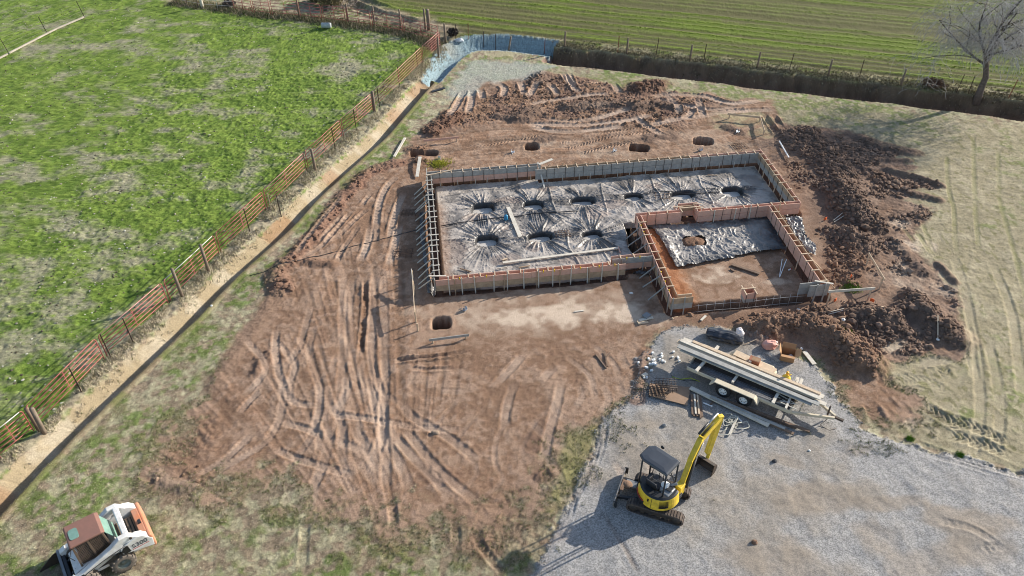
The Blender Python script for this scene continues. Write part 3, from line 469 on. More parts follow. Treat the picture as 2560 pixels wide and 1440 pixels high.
for i,(pe,ps) in enumerate(PITS):
    dx=E_-pe;dy=S_-ps;r=np.hypot(dx,dy*1.1);th=np.arctan2(dy,dx)
    ka=1+.14*math.sin(i*3.7);kb=1+.14*math.cos(i*5.1);rt=.16*math.sin(i*7.7);dx2=dx+rt*dy;dy2=dy-rt*dx;rr=((np.abs(dx2)/(.52*ka))**3.2+(np.abs(dy2)/(.37*kb))**3.2)**(1/3.2)
    Ln=(1.2+.9*math.sin(i*2.3)*.3)+2.3*vn(th*2.2+i*7+9,th*0+i,5)**1.2*(1+.35*np.sin(th+i))
    am=ss(.35,.85,r)*ss(Ln+.55,.55,r)
    a1=vn(th*7.5+i*31+40,th*0+i*3.7,1); a2=vn(th*16+i*13+60,th*0+i*5.1,4)
    sp=vn(th*3+i*5,th*0+2.2*i,9); rg=(1-np.abs(2*a1-1))**5*ss(.2,.6,sp)+(1-np.abs(2*a2-1))**5*.5
    fold+=am*rg*(.075+.07*abs(math.sin(i*2.9+.7)))*(.8+.5*vn(r*1.5,th*3,7)); rb=np.maximum(rb,am*ss(.35,.75,rg))
    Zs-=.40*ss(1.34,.95,rr)+.05*ss(2.2,.9,rr)
    rb=np.maximum(rb,ss(1.6,1.25,rr));  # pit walls blackened too, their shade put into the colour
for (a,b,w_) in(((3.4,2.9),(17.2,3.1),.30),((2.75,3.5),(2.7,5.6),.26),((5.8,3.5),(5.75,5.7),.28),((8.7,3.5),(8.6,5.9),.12),((3.2,6.15),(8.2,6.35),.16)):
    ax,ay=a;bx,by=b;L=math.hypot(bx-ax,by-ay);ux,uy=(bx-ax)/L,(by-ay)/L;t=(E_-ax)*ux+(S_-ay)*uy;d=-(E_-ax)*uy+(S_-ay)*ux
    on=ss(w_*1.6,w_*.9,np.abs(d))*ss(-.1,.4,t)*ss(L+.1,L-.4,t); k=.5+.5*np.cos(d/.13*2*math.pi+(fbm(t*.7,d*2,2,3)-.5)*2.4)
    fold+=on*k**2.5*.085*ss(.25,.55,fbm(t*.5,d*.8,2,8)+.1); rb=np.maximum(rb,on*(k>.6)*.5)
for (ax,ay,bx,by,w_) in((.3,4.6,7.5,4.3,.05),(6.9,.6,7.4,9.6,.06),(10.2,.9,9.9,5.0,.05),(13.2,.7,13.4,4.6,.05),(12.0,4.4,20.0,4.7,.06),(1.0,9.0,6.5,8.6,.05),(16.2,.8,16.3,5.4,.05),(.5,1.2,4.5,1.0,.05)):
    L=math.hypot(bx-ax,by-ay);ux,uy=(bx-ax)/L,(by-ay)/L;t=(E_-ax)*ux+(S_-ay)*uy;d=-(E_-ax)*uy+(S_-ay)*ux+(fbm(t*.6,t*0+ax,2,3)-.5)*.5;on=ss(w_*1.5,0,np.abs(d))*ss(0,.5,t)*ss(L,L-.5,t)*ss(.25,.5,vn(t*.8,t*0+ay,2)); fold+=on*.045; rb=np.maximum(rb,on*.7)
Zs+=fold; Zs-=.3*ss(.14,.0,edge)
Cs=mixc((.022,.022,.024),(.42,.375,.33),np.clip(dust*(1-.96*rb)*(.75+.5*f3),0,1))  # dust left out on folds and pit walls, painting their shade black
for e,s,a,b in((10.3,3.6,1.0,.5),(1.0,6.8,.7,1.1),(16.0,4.5,.8,.3),(13.2,2.0,.6,.3),(19.4,2.2,.5,.8),(7.2,8.6,.9,.4),(6.9,1.3,.6,.3),(3.6,8.0,.9,.5),(4.4,2.3,.8,.35),(9.1,4.5,.9,.6),(4.1,5.2,.6,.3),(5.2,7.0,.5,.5),(2.2,3.8,.9,.4)):
    w_=ss(1.2,.6,((E_-e)/a)**2+((S_-s)/b)**2+(f2-.5)*1.5)[...,None]*.75; Cs=Cs+(np.array((.27,.215,.18))-Cs)*w_
brn=ss(.95,.25,E_+ (f3-.5)*.4)[...,None]*ss(1.5,2.5,S_)[...,None]; Cs=Cs+(np.array((.27,.17,.11))-Cs)*brn*.7
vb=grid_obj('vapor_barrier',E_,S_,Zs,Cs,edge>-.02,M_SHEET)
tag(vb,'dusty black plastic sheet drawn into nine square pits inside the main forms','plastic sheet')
M_MUD=mat('silty_water',(.58,.54,.49),.28,0,.12,3,spec=.5)
for i,(pe,ps) in enumerate(PITS):
    b=MB(); b.plan([(pe+.58*math.copysign(abs(math.cos(t))**.5,math.cos(t)),-(ps+.40*math.copysign(abs(math.sin(t))**.5,math.sin(t)))) for t in np.linspace(0,2*math.pi,28,endpoint=False)],-.36,-.285)
    o=b.build('pit_water',M_MUD,loc=(ORG[0],ORG[1],0),rz=BROT); tag(o,'silty grey water in a sheet-lined pier pit','water',kind='structure')
# garage sheet
E2,S2=np.meshgrid(np.arange(11.4,18.7,.04),np.arange(6.2,11.2,.04))
pl_=[(1622,556),(1640,554),(1700,560),(1755,552),(1925,540),(1952,600),(1965,628),(1890,633),(1800,652),(1720,668),(1690,673),(1655,612)]
PL=[]
for p in pl_:
    v=G(*p,.05)[:2]-ORG; PL.append((v@EV,v@SV))
def poly_sd(x,y,P):
    P=np.asarray(P);ins=np.zeros(x.shape,bool);D=np.full(x.shape,9e9)
    for p,q in zip(P,np.roll(P,-1,0)):
        if p[1]!=q[1]: ins^=((p[1]>y)!=(q[1]>y))&(x<(q[0]-p[0])*(y-p[1])/(q[1]-p[1])+p[0])
        d=q-p;t=np.clip(((x-p[0])*d[0]+(y-p[1])*d[1])/(d@d),0,1);D=np.minimum(D,np.hypot(x-p[0]-t*d[0],y-p[1]-t*d[1]))
    return np.where(ins,D,-D)
def crumple(e,s,k=1):
    wx=e+.8*(fbm(e*.8,s*.8,2,1)-.5);wy=s+.8*(fbm(e*.8+9,s*.8,2,3)-.5); z=0
    for j,(fx,fy,a) in enumerate(((1.6,.5,.035),(.6,2.6,.04),(2.5,2.5,.05),(5,3,.04),(9,9,.025),(3,6,.03))): z=z+a*ss(.13,0,np.abs(vn(wx*fx+j*9,wy*fy+j*5,j)-.5))
    return z*k
sdg=poly_sd(E2,S2,PL)+(fbm(E2*2,S2*2,3,4)-.5)*.3
hol=((E2-13.9)/.70)**2+((S2-7.95)/.5)**2+(fbm(E2*3,S2*3,3,2)-.5)*.9
gzv=np.vectorize(lambda e,s: gz(*LW(e,s)))(E2[::5,::5],S2[::5,::5]); gzv=np.kron(gzv,np.ones((5,5)))[:E2.shape[0],:E2.shape[1]]
for _ in range(6): gzv=(gzv+np.roll(gzv,2,0)+np.roll(gzv,-2,0)+np.roll(gzv,2,1)+np.roll(gzv,-2,1))/5
Z2=.06+np.maximum(np.clip(gzv,-.02,.08),0)+crumple(E2,S2,.9)+.10*ss(.55,.1,np.abs(sdg-.25))*ss(12.6,11.6,E2)
Z2+=.07*ss(.3,.1,np.abs(sdg-.22))*(S2>8.5)
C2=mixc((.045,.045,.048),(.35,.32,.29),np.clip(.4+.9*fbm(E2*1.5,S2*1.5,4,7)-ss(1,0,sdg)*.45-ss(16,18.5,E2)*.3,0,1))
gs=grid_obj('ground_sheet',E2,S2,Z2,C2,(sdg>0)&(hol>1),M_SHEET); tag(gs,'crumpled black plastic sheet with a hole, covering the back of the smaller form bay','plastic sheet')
# loose flaps outside the forms
def flap(name,px,label,zoff=.06,k=1,c=(.13,.13,.135),z0=0):
    P=np.array([[*(lambda v:(v@EV,v@SV))(G(*p,z0)[:2]-ORG)] for p in px]); e,s=np.meshgrid(np.arange(P[:,0].min()-.1,P[:,0].max()+.1,.035),np.arange(P[:,1].min()-.1,P[:,1].max()+.1,.035))
    sd=poly_sd(e,s,P)+(fbm(e*2,s*2,3,4)-.5)*.2; z=np.vectorize(lambda a,b: gz(*LW(a,b)))(e,s)+zoff+crumple(e*1.4,s*1.4,k)
    cc_=mixc((.05,.05,.055),(.42,.40,.38),np.clip(fbm(e*2,s*2,4,7)*1.1+c[0]-.2,0,1)); o=grid_obj(name,e,s,z,cc_,sd>0,M_SHEET); tag(o,label,'plastic sheet'); return o
flap('plastic_flap',[(1962,548),(2005,545),(2012,590),(2040,615),(2038,640),(2022,636),(1985,590)],'crumpled black plastic lying on soil outside the right-hand form wall',k=1.3)
flap('plastic_flap',[(1048,538),(1060,530),(1062,600),(1075,690),(1090,715),(1082,735),(1070,735),(1058,650),(1050,590)],'strip of black plastic lying along the outside of the left form wall',k=1.0,c=(-.1,0,0))
flap('plastic_flap',[(1062,470),(1078,462),(1082,480),(1068,500),(1058,490)],'small scrap of black plastic by the far left form corner',c=(-.2,0,0))
flap('plastic_flap',[(1575,682),(1632,676),(1640,690),(1600,692)],'scrap of black plastic under the form wall beside the smaller bay',c=(-.25,0,0))

# ------------------------------------------------------------------ foundation forms
def P3(e,s,z): x,y=LW(e,s); return Vector((x,y,z))
Z0,Z1=.16,.86
def form_wall(label,runs,ties=.62,thick=.26,braces=None,stake_side=0,pins=True,high=()):
    """runs: list of (e0,s0,e1,s1, offset side, board materials top/bottom) board lines; ties bridge first two"""
    root=empty('form_wall',P3(*runs[0][:2],0),0); tag(root,label,'formwork','timber forms of the foundation'); inv=Vector(root.location)
    L_=lambda e,s,z: P3(e,s,z)-inv
    for (e0,s0,e1,s1,mt,mb) in runs:
        L=math.hypot(e1-e0,s1-s0);n=max(1,round(L/4.0));h=(Z1-Z0)/2
        for r,m in((0,mb),(1,mt)):
            off=0 if r else (.5 if n>1 else 0); cuts=[0]+[(k+1-off*.6)/n for k in range(n-1)]+[1]
            for a,b in zip(cuts[:-1],cuts[1:]):
                mm=m if random.random()>.15 else (M_TANB if m is M_PINK else m)
                jit=random.uniform(-.006,.006); x_=MB(); za=Z0+r*h+.004+h/2+jit
                x_.beam(L_(e0+(e1-e0)*a+.0001,s0+(s1-s0)*a,za),L_(e0+(e1-e0)*b-(e1-e0)/L*.008,s0+(s1-s0)*b-(s1-s0)/L*.008,za),.038,h-.008)
                x_.build('form_board',mm,root)
    return root,L_
def ties(root,L_,e0,s0,e1,s1,w0,w1,step,m=None,skip=.25,ext=.12,yel=.0):
    L=math.hypot(e1-e0,s1-s0);ux,uy=(e1-e0)/L,(s1-s0)/L;vx,vy=-uy,ux;t=skip
    while t<L-.05:
        tt=t+random.uniform(-.08,.08);a=w0-random.uniform(.02,ext);b=w1+random.uniform(.02,ext)
        MB().beam(L_(e0+ux*tt+vx*a,s0+uy*tt+vy*a,Z1+.018),L_(e0+ux*(tt+random.uniform(-.03,.03))+vx*b,s0+uy*tt+vy*b,Z1+.018),.05,.032).build('cross_tie',m or M_NEW,root); 
        if random.random()<yel: MB().box(L_(e0+ux*(tt+.3)+vx*w1,s0+uy*(tt+.3)+vy*w1,Z1-.02),(.05,.06,.13)).build('bracket',M_YEL,root)
        t+=step*random.uniform(.8,1.2)
def stakes(root,L_,e0,s0,e1,s1,off,step,m,w=.045,top=.04,bot=-.35,skip=.4,lean=.04):
    L=math.hypot(e1-e0,s1-s0);ux,uy=(e1-e0)/L,(s1-s0)/L;vx,vy=-uy,ux;t=skip
    while t<L-.1:
        tt=t+random.uniform(-.1,.1);tp=top() if callable(top) else top
        p=L_(e0+ux*tt+vx*off,s0+uy*tt+vy*off,bot);q=L_(e0+ux*(tt+random.uniform(-lean,lean))+vx*off,s0+uy*(tt)+vy*off,Z1+tp)
        if w<.025: MB().tube([p,q],w,5).build('stake_pin',m,root)
        else: MB().beam(p,q,w,w*.9).build('stake',m,root)
        t+=step*random.uniform(.8,1.2)
def braces(root,L_,e0,s0,e1,s1,off,out,step,m,skip=.5,zt=.78):
    L=math.hypot(e1-e0,s1-s0);ux,uy=(e1-e0)/L,(s1-s0)/L;vx,vy=-uy,ux;t=skip
    while t<L-.1:
        tt=t+random.uniform(-.12,.12);k=random.uniform(-.15,.15)
        MB().beam(L_(e0+ux*tt+vx*off,s0+uy*tt+vy*off,zt),L_(e0+ux*(tt+k)+vx*out,s0+uy*(tt+k)+vy*out,.03),.05,.045).build('brace',m,root)
        t+=step*random.uniform(.85,1.15)
hi=lambda: random.choice([.02,.03,.12,.16])
# left wall
r,L_=form_wall('left-hand timber form wall with many slanting braces on its outer side',[(-.23,-.75,-.23,10.32,M_GREY,M_GREY),(.02,-.05,.02,10.05,M_GREY,M_TANB)])
ties(r,L_,-.23,-.1,-.23,10.2,-.25,0,.55,M_BLEACH,.25,.16); stakes(r,L_,-.23,0,-.23,10.2,.035,.8,M_BLEACH); stakes(r,L_,.02,0,.02,10,-.035,1.1,M_STEEL,.012); braces(r,L_,-.23,.3,-.23,10.1,.03,.85,.58,M_BLEACH)
MB().beam(L_(-.23,.2,Z1+.04),L_(1.3,-.2,Z1+.04),.05,.035).build('corner_brace',M_NEW,r)
# far wall, first part
r,L_=form_wall('far timber form wall, shorter left part set further back',[(.045,-.02,6.5,-.02,M_GREY,M_PINK),(-.2,-.28,6.5,-.28,M_GREY,M_GREY)])
ties(r,L_,.3,-.02,6.5,-.02,-.26,0,.62,M_NEW,.3); stakes(r,L_,.2,-.02,6.5,-.02,.035,.95,M_BLEACH,.035,-.55); stakes(r,L_,.2,-.02,6.5,-.02,.034,.75,M_STEEL,.012); stakes(r,L_,.2,-.28,6.5,-.28,-.035,.9,M_TANB,.045,hi)
MB().beam(L_(6.55,-.3,Z1+.06),L_(6.75,1.3,-.02),.09,.04).build('brace',M_BLEACH,r); MB().box(L_(6.62,.1,.75),(.09,.05,.5),BROT).build('stake',M_GREY,r); MB().beam(L_(6.6,-.1,Z1+.04),L_(7.5,-.55,Z1+.08),.2,.03).build('corner_board',M_BLEACH,r)
# far wall, second part
r,L_=form_wall('far timber form wall, long grey right part',[(6.3,.42,20.28,.42,M_GREY,M_GREY),(6.75,.17,20.5,.17,M_PINK,M_GREY)])
ties(r,L_,6.6,.42,20.2,.42,-.25,0,.63,M_NEW,.3); stakes(r,L_,6.6,.42,20.2,.42,.035,.85,M_BLEACH,.035,-.52); stakes(r,L_,6.6,.42,20.2,.42,.034,.6,M_STEEL,.012); stakes(r,L_,6.6,.17,20.2,.17,-.035,.9,M_TANB,.045,hi)
# right wall
r,L_=form_wall('right-hand timber form wall of the main block',[(20.28,.45,20.28,6.0,M_TANB,M_GREY),(20.53,-.1,20.53,6.2,M_PINK,M_PINK)])
ties(r,L_,20.28,.4,20.28,6.0,-.25,0,.7,M_NEW,.3,.16); stakes(r,L_,20.28,.5,20.28,6,.035,.7,M_STEEL,.012); stakes(r,L_,20.28,.5,20.28,6,.036,.9,M_BLEACH,.035,-.5); stakes(r,L_,20.53,.5,20.53,6,-.035,.9,M_NEW,.045,.03); braces(r,L_,20.53,1.5,20.53,6,-.05,-.75,1.3,M_NEW)
# near wall, left part
r,L_=form_wall('near timber form wall with tall stakes, long left part',[(.0,10.07,8.75,10.07,M_PINK,M_TANB),(-.19,10.33,9.5,10.33,M_PINK,M_TANB)])
ties(r,L_,.3,10.07,9,10.07,0,.26,.75,M_NEW,.4,.06,yel=.75); stakes(r,L_,.1,10.33,9.5,10.33,.045,.82,M_BLEACH,.055,lambda:random.choice([.02,.1,.18,.22]),-.15,.3); stakes(r,L_,.1,10.33,9.5,10.33,.04,1.3,M_TANB,.05,.02,-.2,.6)
MB().beam(L_(-.5,10.0,Z1+.05),L_(.35,10.1,Z1+.05),.07,.035).build('cross_tie',M_BLEACH,r)
# near wall, right part
r,L_=form_wall('near timber form wall, short set-back part joining the smaller bay',[(8.9,9.6,11.0,9.6,M_PINK,M_PINK),(8.9,9.86,11.0,9.86,M_GREY,M_PINK)])
ties(r,L_,9,9.6,11,9.6,0,.26,.8,M_NEW,.4,.06,yel=1); stakes(r,L_,9,9.86,11,9.86,.04,1.0,M_GREY,.055,.05,-.2,.5)
braces(r,L_,8.9,9.6,9.5,9.6,-.02,-.5,.3,M_NEW,.2)
# middle wall
r,L_=form_wall('middle form wall with reddish boards, left part beside the notch',[(11.1,5.9,13.68,5.9,M_PINK,M_PINK),(11.3,6.14,13.68,6.14,M_PINK,M_PINK)])
ties(r,L_,11.3,5.9,13.7,5.9,0,.24,.9,M_NEW,.5,.1); stakes(r,L_,11.3,6.14,13.7,6.14,.035,.7,M_STEEL,.012,.15)
r,L_=form_wall('boxed-out notch of reddish boards in the middle form wall',[(13.7,5.3,14.8,5.3,M_PINK,M_PINK),(13.72,5.54,14.56,5.54,M_PINK,M_PINK),(13.45,5.42,13.45,5.88,M_PINK,M_PINK),(13.68,5.56,13.68,5.88,M_PINK,M_PINK),(14.58,5.56,14.58,6.2,M_PINK,M_PINK),(14.82,5.32,14.82,5.94,M_PINK,M_PINK)])
MB().beam(L_(13.3,5.62,Z1+.02),L_(13.9,5.62,Z1+.02),.06,.035).build('cross_tie',M_NEW,r);MB().beam(L_(13.6,5.78,Z1+.02),L_(14.95,5.78,Z1+.02),.06,.035).build('cross_tie',M_NEW,r)
for s in(5.5,5.95): MB().beam(L_(14.5,s,Z1+.02),L_(14.98,s,Z1+.02),.05,.035).build('cross_tie',M_NEW,r)
r,L_=form_wall('middle form wall with reddish boards, long right part',[(14.86,5.98,20.5,5.98,M_PINK,M_PINK),(14.6,6.22,20.5,6.22,M_PINK,M_PINK)])
ties(r,L_,15.2,5.98,20.4,5.98,0,.24,.8,M_NEW,.2,.06); stakes(r,L_,15,6.22,18.5,6.22,.045,.9,M_BLEACH,.05,hi,-.1,.6); stakes(r,L_,15,6.22,18.5,6.22,.035,.5,M_STEEL,.012,.05); stakes(r,L_,18.9,6.22,20.5,6.22,.045,.9,M_NEW,.055,.25,-.1,.5)
# smaller bay, left wall
r,L_=form_wall('left form wall of the smaller bay with slanting braces',[(11.1,6.18,11.02,13.3,M_PINK,M_PINK),(11.36,6.18,11.36,13.08,M_PINK,M_PINK),(11.02,13.34,12.1,13.34,M_PINK,M_GREY),(11.38,13.1,12.1,13.1,M_NEW,M_NEW)])
ties(r,L_,11.1,6.4,11.06,13.1,-.26,0,.72,M_NEW,.4,.14,yel=.35); stakes(r,L_,11.1,6.4,11.03,13.2,.035,.6,M_STEEL,.012); stakes(r,L_,11.1,6.4,11.03,13.2,.04,1.1,M_GREY,.045,.02,-.3); braces(r,L_,11.1,6.4,11.03,13.2,.03,.85,.85,M_GREY,.6); stakes(r,L_,11.0,13.34,12.2,13.34,.045,.55,M_GREY,.055,.06,-.2,.1)
# smaller bay, right wall
r,L_=form_wall('right form wall of the smaller bay, pale boards outside',[(18.66,6.26,18.62,13.1,M_PINK,M_PINK),(18.92,6.26,18.95,13.3,M_TANB,M_PINK),(17.95,13.34,18.97,13.34,M_GREY,M_GREY),(17.55,13.1,18.6,13.1,M_GREY,M_GREY)])
ties(r,L_,18.66,6.5,18.64,13.1,-.26,0,.72,M_NEW,.4,.14); stakes(r,L_,18.66,6.5,18.63,12.8,.035,.62,M_STEEL,.012,.0); stakes(r,L_,18.66,6.5,18.63,12.8,.036,1.3,M_BLEACH,.035,-.5); braces(r,L_,18.93,9,18.95,13.2,-.05,-.75,1.9,M_NEW,2.0); stakes(r,L_,18.0,13.34,19.0,13.34,.045,.5,M_GREY,.06,.08,-.25,.3)
MB().beam(L_(18.3,13.05,Z1+.05),L_(19.1,13.4,Z1+.05),.09,.035).build('corner_brace',M_BLEACH,r)
# open-top pier form box
root=empty('pier_form',P3(14.95,13.2,0),BROT); tag(root,'small open reddish form box standing in the near trench','formwork')
for c,s in(((0,.2,.62),(.5,.03,.36)),((0,-.2,.62),(.5,.03,.36)),((-.26,0,.62),(.03,.5,.38)),((.26,0,.62),(.03,.5,.38))): MB().box(c,s).build('form_board',M_PINK,root)
for c,s in(((0,-.2,.33),(.5,.032,.21)),((-.26,0,.33),(.032,.45,.21)),((.26,0,.33),(.032,.45,.21))): MB().box(c,s).build('lower_board',M_GREY,root)
for x in(-.2,.2): MB().tube([(x,-.235,-.4),(x,-.235,.84)],.011,5).build('stake_pin',M_STEEL,root)
for x in(-.26,.26): MB().beam((x,-.35,.825),(x,.4,.825),.05,.03).build('cross_tie',M_NEW,root)
MB().beam((-.4,.1,.86),(.35,.1,.86),.05,.03).build('cross_tie',M_NEW,root)
# reinforcing bars in the near trench
root=empty('rebar_cage',P3(12.2,13.25,0),BROT); tag(root,'thin steel reinforcement strung along the open near trench','rebar')
for y,z in((-.02,.18),(.02,-.25)): MB().tube([(x,y,z+.02*math.sin(x*1.7)) for x in np.linspace(0,5.7,12)],.009,5).build('long_bar',M_GALV,root)
for x in np.arange(.3,5.7,.42): MB().tube([(x,.0,-.5),(x+random.uniform(-.12,.06),.0,random.uniform(.25,.42))],.008,5).build('upright_bar',M_GALV,root)

# ------------------------------------------------------------------ fences
def panel(p,q,h0,label,group,rails=6,light=False,H=1.38,ms=None,zoff=0):
    p=Vector(p);q=Vector(q);d=q-p;L=d.xy.length;ang=math.atan2(d.y,d.x); sl_=d.z
    r=empty('pipe_fence',p,ang); tag(r,label,'pipe fence',group)
    zz=lambda x,z:(x,0,z+sl_*x/L)
    # bent end pipes and rails
    zs=np.linspace(.32,H,rails)
    MB().tube([zz(.05,.12),zz(.05,H-.12),zz(.09,H-.03),zz(.17,H)],.024,6).build('end_frame',M_RED,r); MB().tube([zz(L-.05,.12),zz(L-.05,H-.12),zz(L-.09,H-.03),zz(L-.17,H)],.024,6).build('end_frame',M_RED,r)
    for i,z in enumerate(zs):
        m=M_RED
        if light and i==rails-1 and random.random()<.6: m=M_FADE
        if ms and i==rails-1: m=ms
        MB().tube([zz(.17 if i==rails-1 else .05,z),zz(L/2,z-.012),zz(L-(.17 if i==rails-1 else .05),z)],.019,6).build('rail',m,r)
    MB().box((L/2,0,(.32+H)/2+sl_/2),(.035,.015,H-.32)).build('upright',M_RED,r)
    return r
J=[(-130,1272),(0,1155),(92,1077),(267,899),(426,760),(552,638),(668,527),(770,430),(858,347),(935,281),(1057,160),(1102,119)]
FP='red pipe panels of the fence beside the ditch'
JW=[at(*p) for p in J]
for i in range(len(J)-1):
    a,b=JW[i],JW[i+1]; d=(b-a).normalized()*.05
    panel(a+d,b-d,0,f'{ORD[i]} red pipe panel of the ditch-side fence counting from the lower left',FP,6,light=True,ms=M_GALV if i in(1,4) else None)
def post(px,py,h,w,label,m=M_POST,name='fence_post',cat='post',group=None,lean=(0,0),rnd=True,z=0):
    p=at(px,py,-.3,z); b=MB()
    if rnd: b.tube([(0,0,0),(lean[0]*.5,lean[1]*.5,h*.5+.15),(lean[0],lean[1],h+.3)],[w*.55,w*.5,w*.47],8)
    else: b.beam((0,0,0),(lean[0],lean[1],h+.3),w,w)
    o=b.build(name,m,loc=p,rz=0 if rnd else random.uniform(0,1)); tag(o,label,cat,group); return o
def tpost(px,py,h,label,m=M_TPOST,group=None,lean=(0,0),z=0):
    p=at(px,py,-.2,z); b=MB(); b.beam((0,0,0),(lean[0],lean[1],h+.2),.05,.012); b.beam((0.0,.02,0),(lean[0],lean[1]+.02,h+.2),.012,.034); o=b.build('steel_post',m,loc=p); tag(o,label,'post',group); return o
WG='wooden posts of the ditch-side fence'
for i,(x,y,h,w) in enumerate([(108,1082,1.45,.2),(455,744,1.75,.17),(521,682,1.75,.17),(787,428,1.5,.18),(935,281,1.5,.2),(1094,140,1.55,.16),(1113,113,1.6,.16)]):
    post(x+2,y,h,w,f'{ORD[i]} wooden post on the ditch side of the red fence from the lower left',group=WG,lean=(random.uniform(-.08,.08),.04))
post(99,1076,1.3,.18,'dark leaning wooden block post beside the near red panel joint',M_BROWN,group=WG,lean=(-.1,.1))
TG='thin dark steel posts of the ditch-side fence'
for i,(x,y) in enumerate([(205,982),(278,895),(332,854),(625,580),(703,540),(838,373),(891,325),(949,268),(999,215),(1044,168)]):
    tpost(x,y,1.5,f'{ORD[i]} thin dark steel post along the red ditch-side fence from the lower left',group=TG)
o=tpost(680,530,1.2,'pale wooden stake leaning on the red fence near the middle',M_NEW)
# red panels along the far side of the pasture
J2=[(1098,108),(1010,84),(930,69),(867,61),(808,53),(750,46),(680,40),(635,35),(585,26)]
JW2=[at(*p) for p in J2]
for i in range(len(J2)-1):
    a,b=JW2[i],JW2[i+1]; d=(b-a).normalized()*.05; panel(a+d,b-d,0,f'{ORD[i]} red pipe panel along the far pasture edge counting from the corner','red pipe panels along the far pasture edge',5,H=1.45)
for i,(x,y) in enumerate([(1073,80),(1064,78),(1003,75),(937,66),(872,60),(750,47)]): post(x,y,1.75,.16 if i else .3,f'{ORD[i]} wooden post behind the far red panels counting from the corner',M_POST if i!=5 else M_BROWN,group='wooden posts behind the far red panels')
post(507,20,1.6,.28,'thick pale wooden post at the far end of the red panels',M_BLEACH); tpost(545,24,1.7,'thin pale pipe post left of the far red panels',M_GALV)
# wire and pipe stretch left of the panels
root=empty('wire_fence',at(440,8)); tag(root,'sagging wire fence at the top left beyond the pasture','wire fence'); o0=Vector(root.location)
A_=at(430,6)-o0;B_=at(507,20)-o0;C_=at(585,26)-o0
for z in(.4,.8,1.2): MB().tube([A_+Vector((0,0,z)),B_+Vector((0,0,z-.03)),C_+Vector((0,0,z))],.014,5).build('wire',M_GALV,root)
for t in(.15,.5,.85): MB().beam(A_.lerp(B_,t),A_.lerp(B_,t)+Vector((.1,0,1.3)),.05,.05).build('picket',M_TPOST,root)
# wire fence along the trench
FN='posts of the wire fence along the trench'
nf=[(1137,92,'t'),(1170,92,'r'),(1207,96,'t'),(1238,99,'t'),(1269,101,'w'),(1361,109,'r'),(1411,117,'w'),(1544,132,'r'),(1566,135,'w'),(1639,140,'t'),(1724,152,'w'),(1759,154,'t'),(1892,171,'w'),(1972,178,'t'),(2069,191,'w'),(2148,193,'t'),(2251,214,'w'),(2390,231,'t'),(2420,235,'t'),(2520,246,'r')]
kw={'w':0,'t':0,'r':0}
for x,y,k in nf:
    n=kw[k];kw[k]+=1
    if k=='w': post(x,y,1.25,.15,f'{ORD[n]} wooden post from the left in the wire fence along the dark trench',group=FN,lean=(random.choice([.0,.05,.28]) if n in(2,3,0) else .05,0),z=.36)
    else: tpost(x,y,1.35,f'{ORD[n]} thin {"rusty red" if k=="r" else "dark"} steel post from the left in the wire fence along the trench',mat('rusty_post',(.30,.10,.06),.7) if k=='r' else M_TPOST,group=FN,lean=(random.uniform(0,.15),0),z=.36)
root=empty('fence_wires',at(1137,92,0,.36)); tag(root,'thin wires strung between the posts above the trench','fence wire'); o0=Vector(root.location)
pts=[at(x,y,0,.36)-o0 for x,y,k in nf]
for z in(.35,.7,1.05,1.25): MB().tube([p+Vector((0,0,z)) for p in pts],.006,4).build('wire',M_WIRE,root)
M_BEAM=mat('dull_beam',(.46,.42,.35),.8,0,.35,2,col2=(.27,.24,.19))
# left pasture divider: bleached beams on the ground, thin posts
for i,(a,b) in enumerate((((-60,178),(20,138)),((24,136),(92,101)),((92,101),(142,74)),((142,74),(211,46)))):
    p=at(*a);q=at(*b); z=.12
    o=MB().beam((0,0,z),q-p+Vector((0,0,z)),.12,.12).build('timber_beam',M_BEAM,loc=p); tag(o,f'{ORD[i]} bleached timber beam from the left lying along the pasture edge','timber','bleached beams along the upper left pasture edge')
for i,(x,y) in enumerate([(22,132),(120,85),(213,45)]): tpost(x,y,1.5,f'{ORD[i]} thin dark steel post from the left above the bleached beams',group='posts above the bleached beams',lean=(-.25,0))
root=empty('mesh_fence',at(22,130)); tag(root,'thin wire fence above the bleached beams at the top left','wire fence'); o0=Vector(root.location)
pts=[at(x,y)-o0 for x,y in((-60,172),(22,130),(120,85),(213,45))]
for z in(.3,.6,.9,1.2): MB().tube([p+Vector((-.1,0,z)) for p in pts],.006,4).build('wire',M_WIRE,root)
# pipe corral gate post bits at the corner: a drum and litter
o=MB().lathe([(0,-.42),(.22,-.42),(.235,-.4),(.225,-.14),(.24,-.12),(.225,.13),(.24,.15),(.225,.4),(.2,.42),(0,.42)],(0,0,.23),(1,-.1,0)).build('drum',mat('grey_drum',(.42,.45,.44),.5),loc=at(817,70)); tag(o,'grey drum lying in the grass below the far red panels','drum')
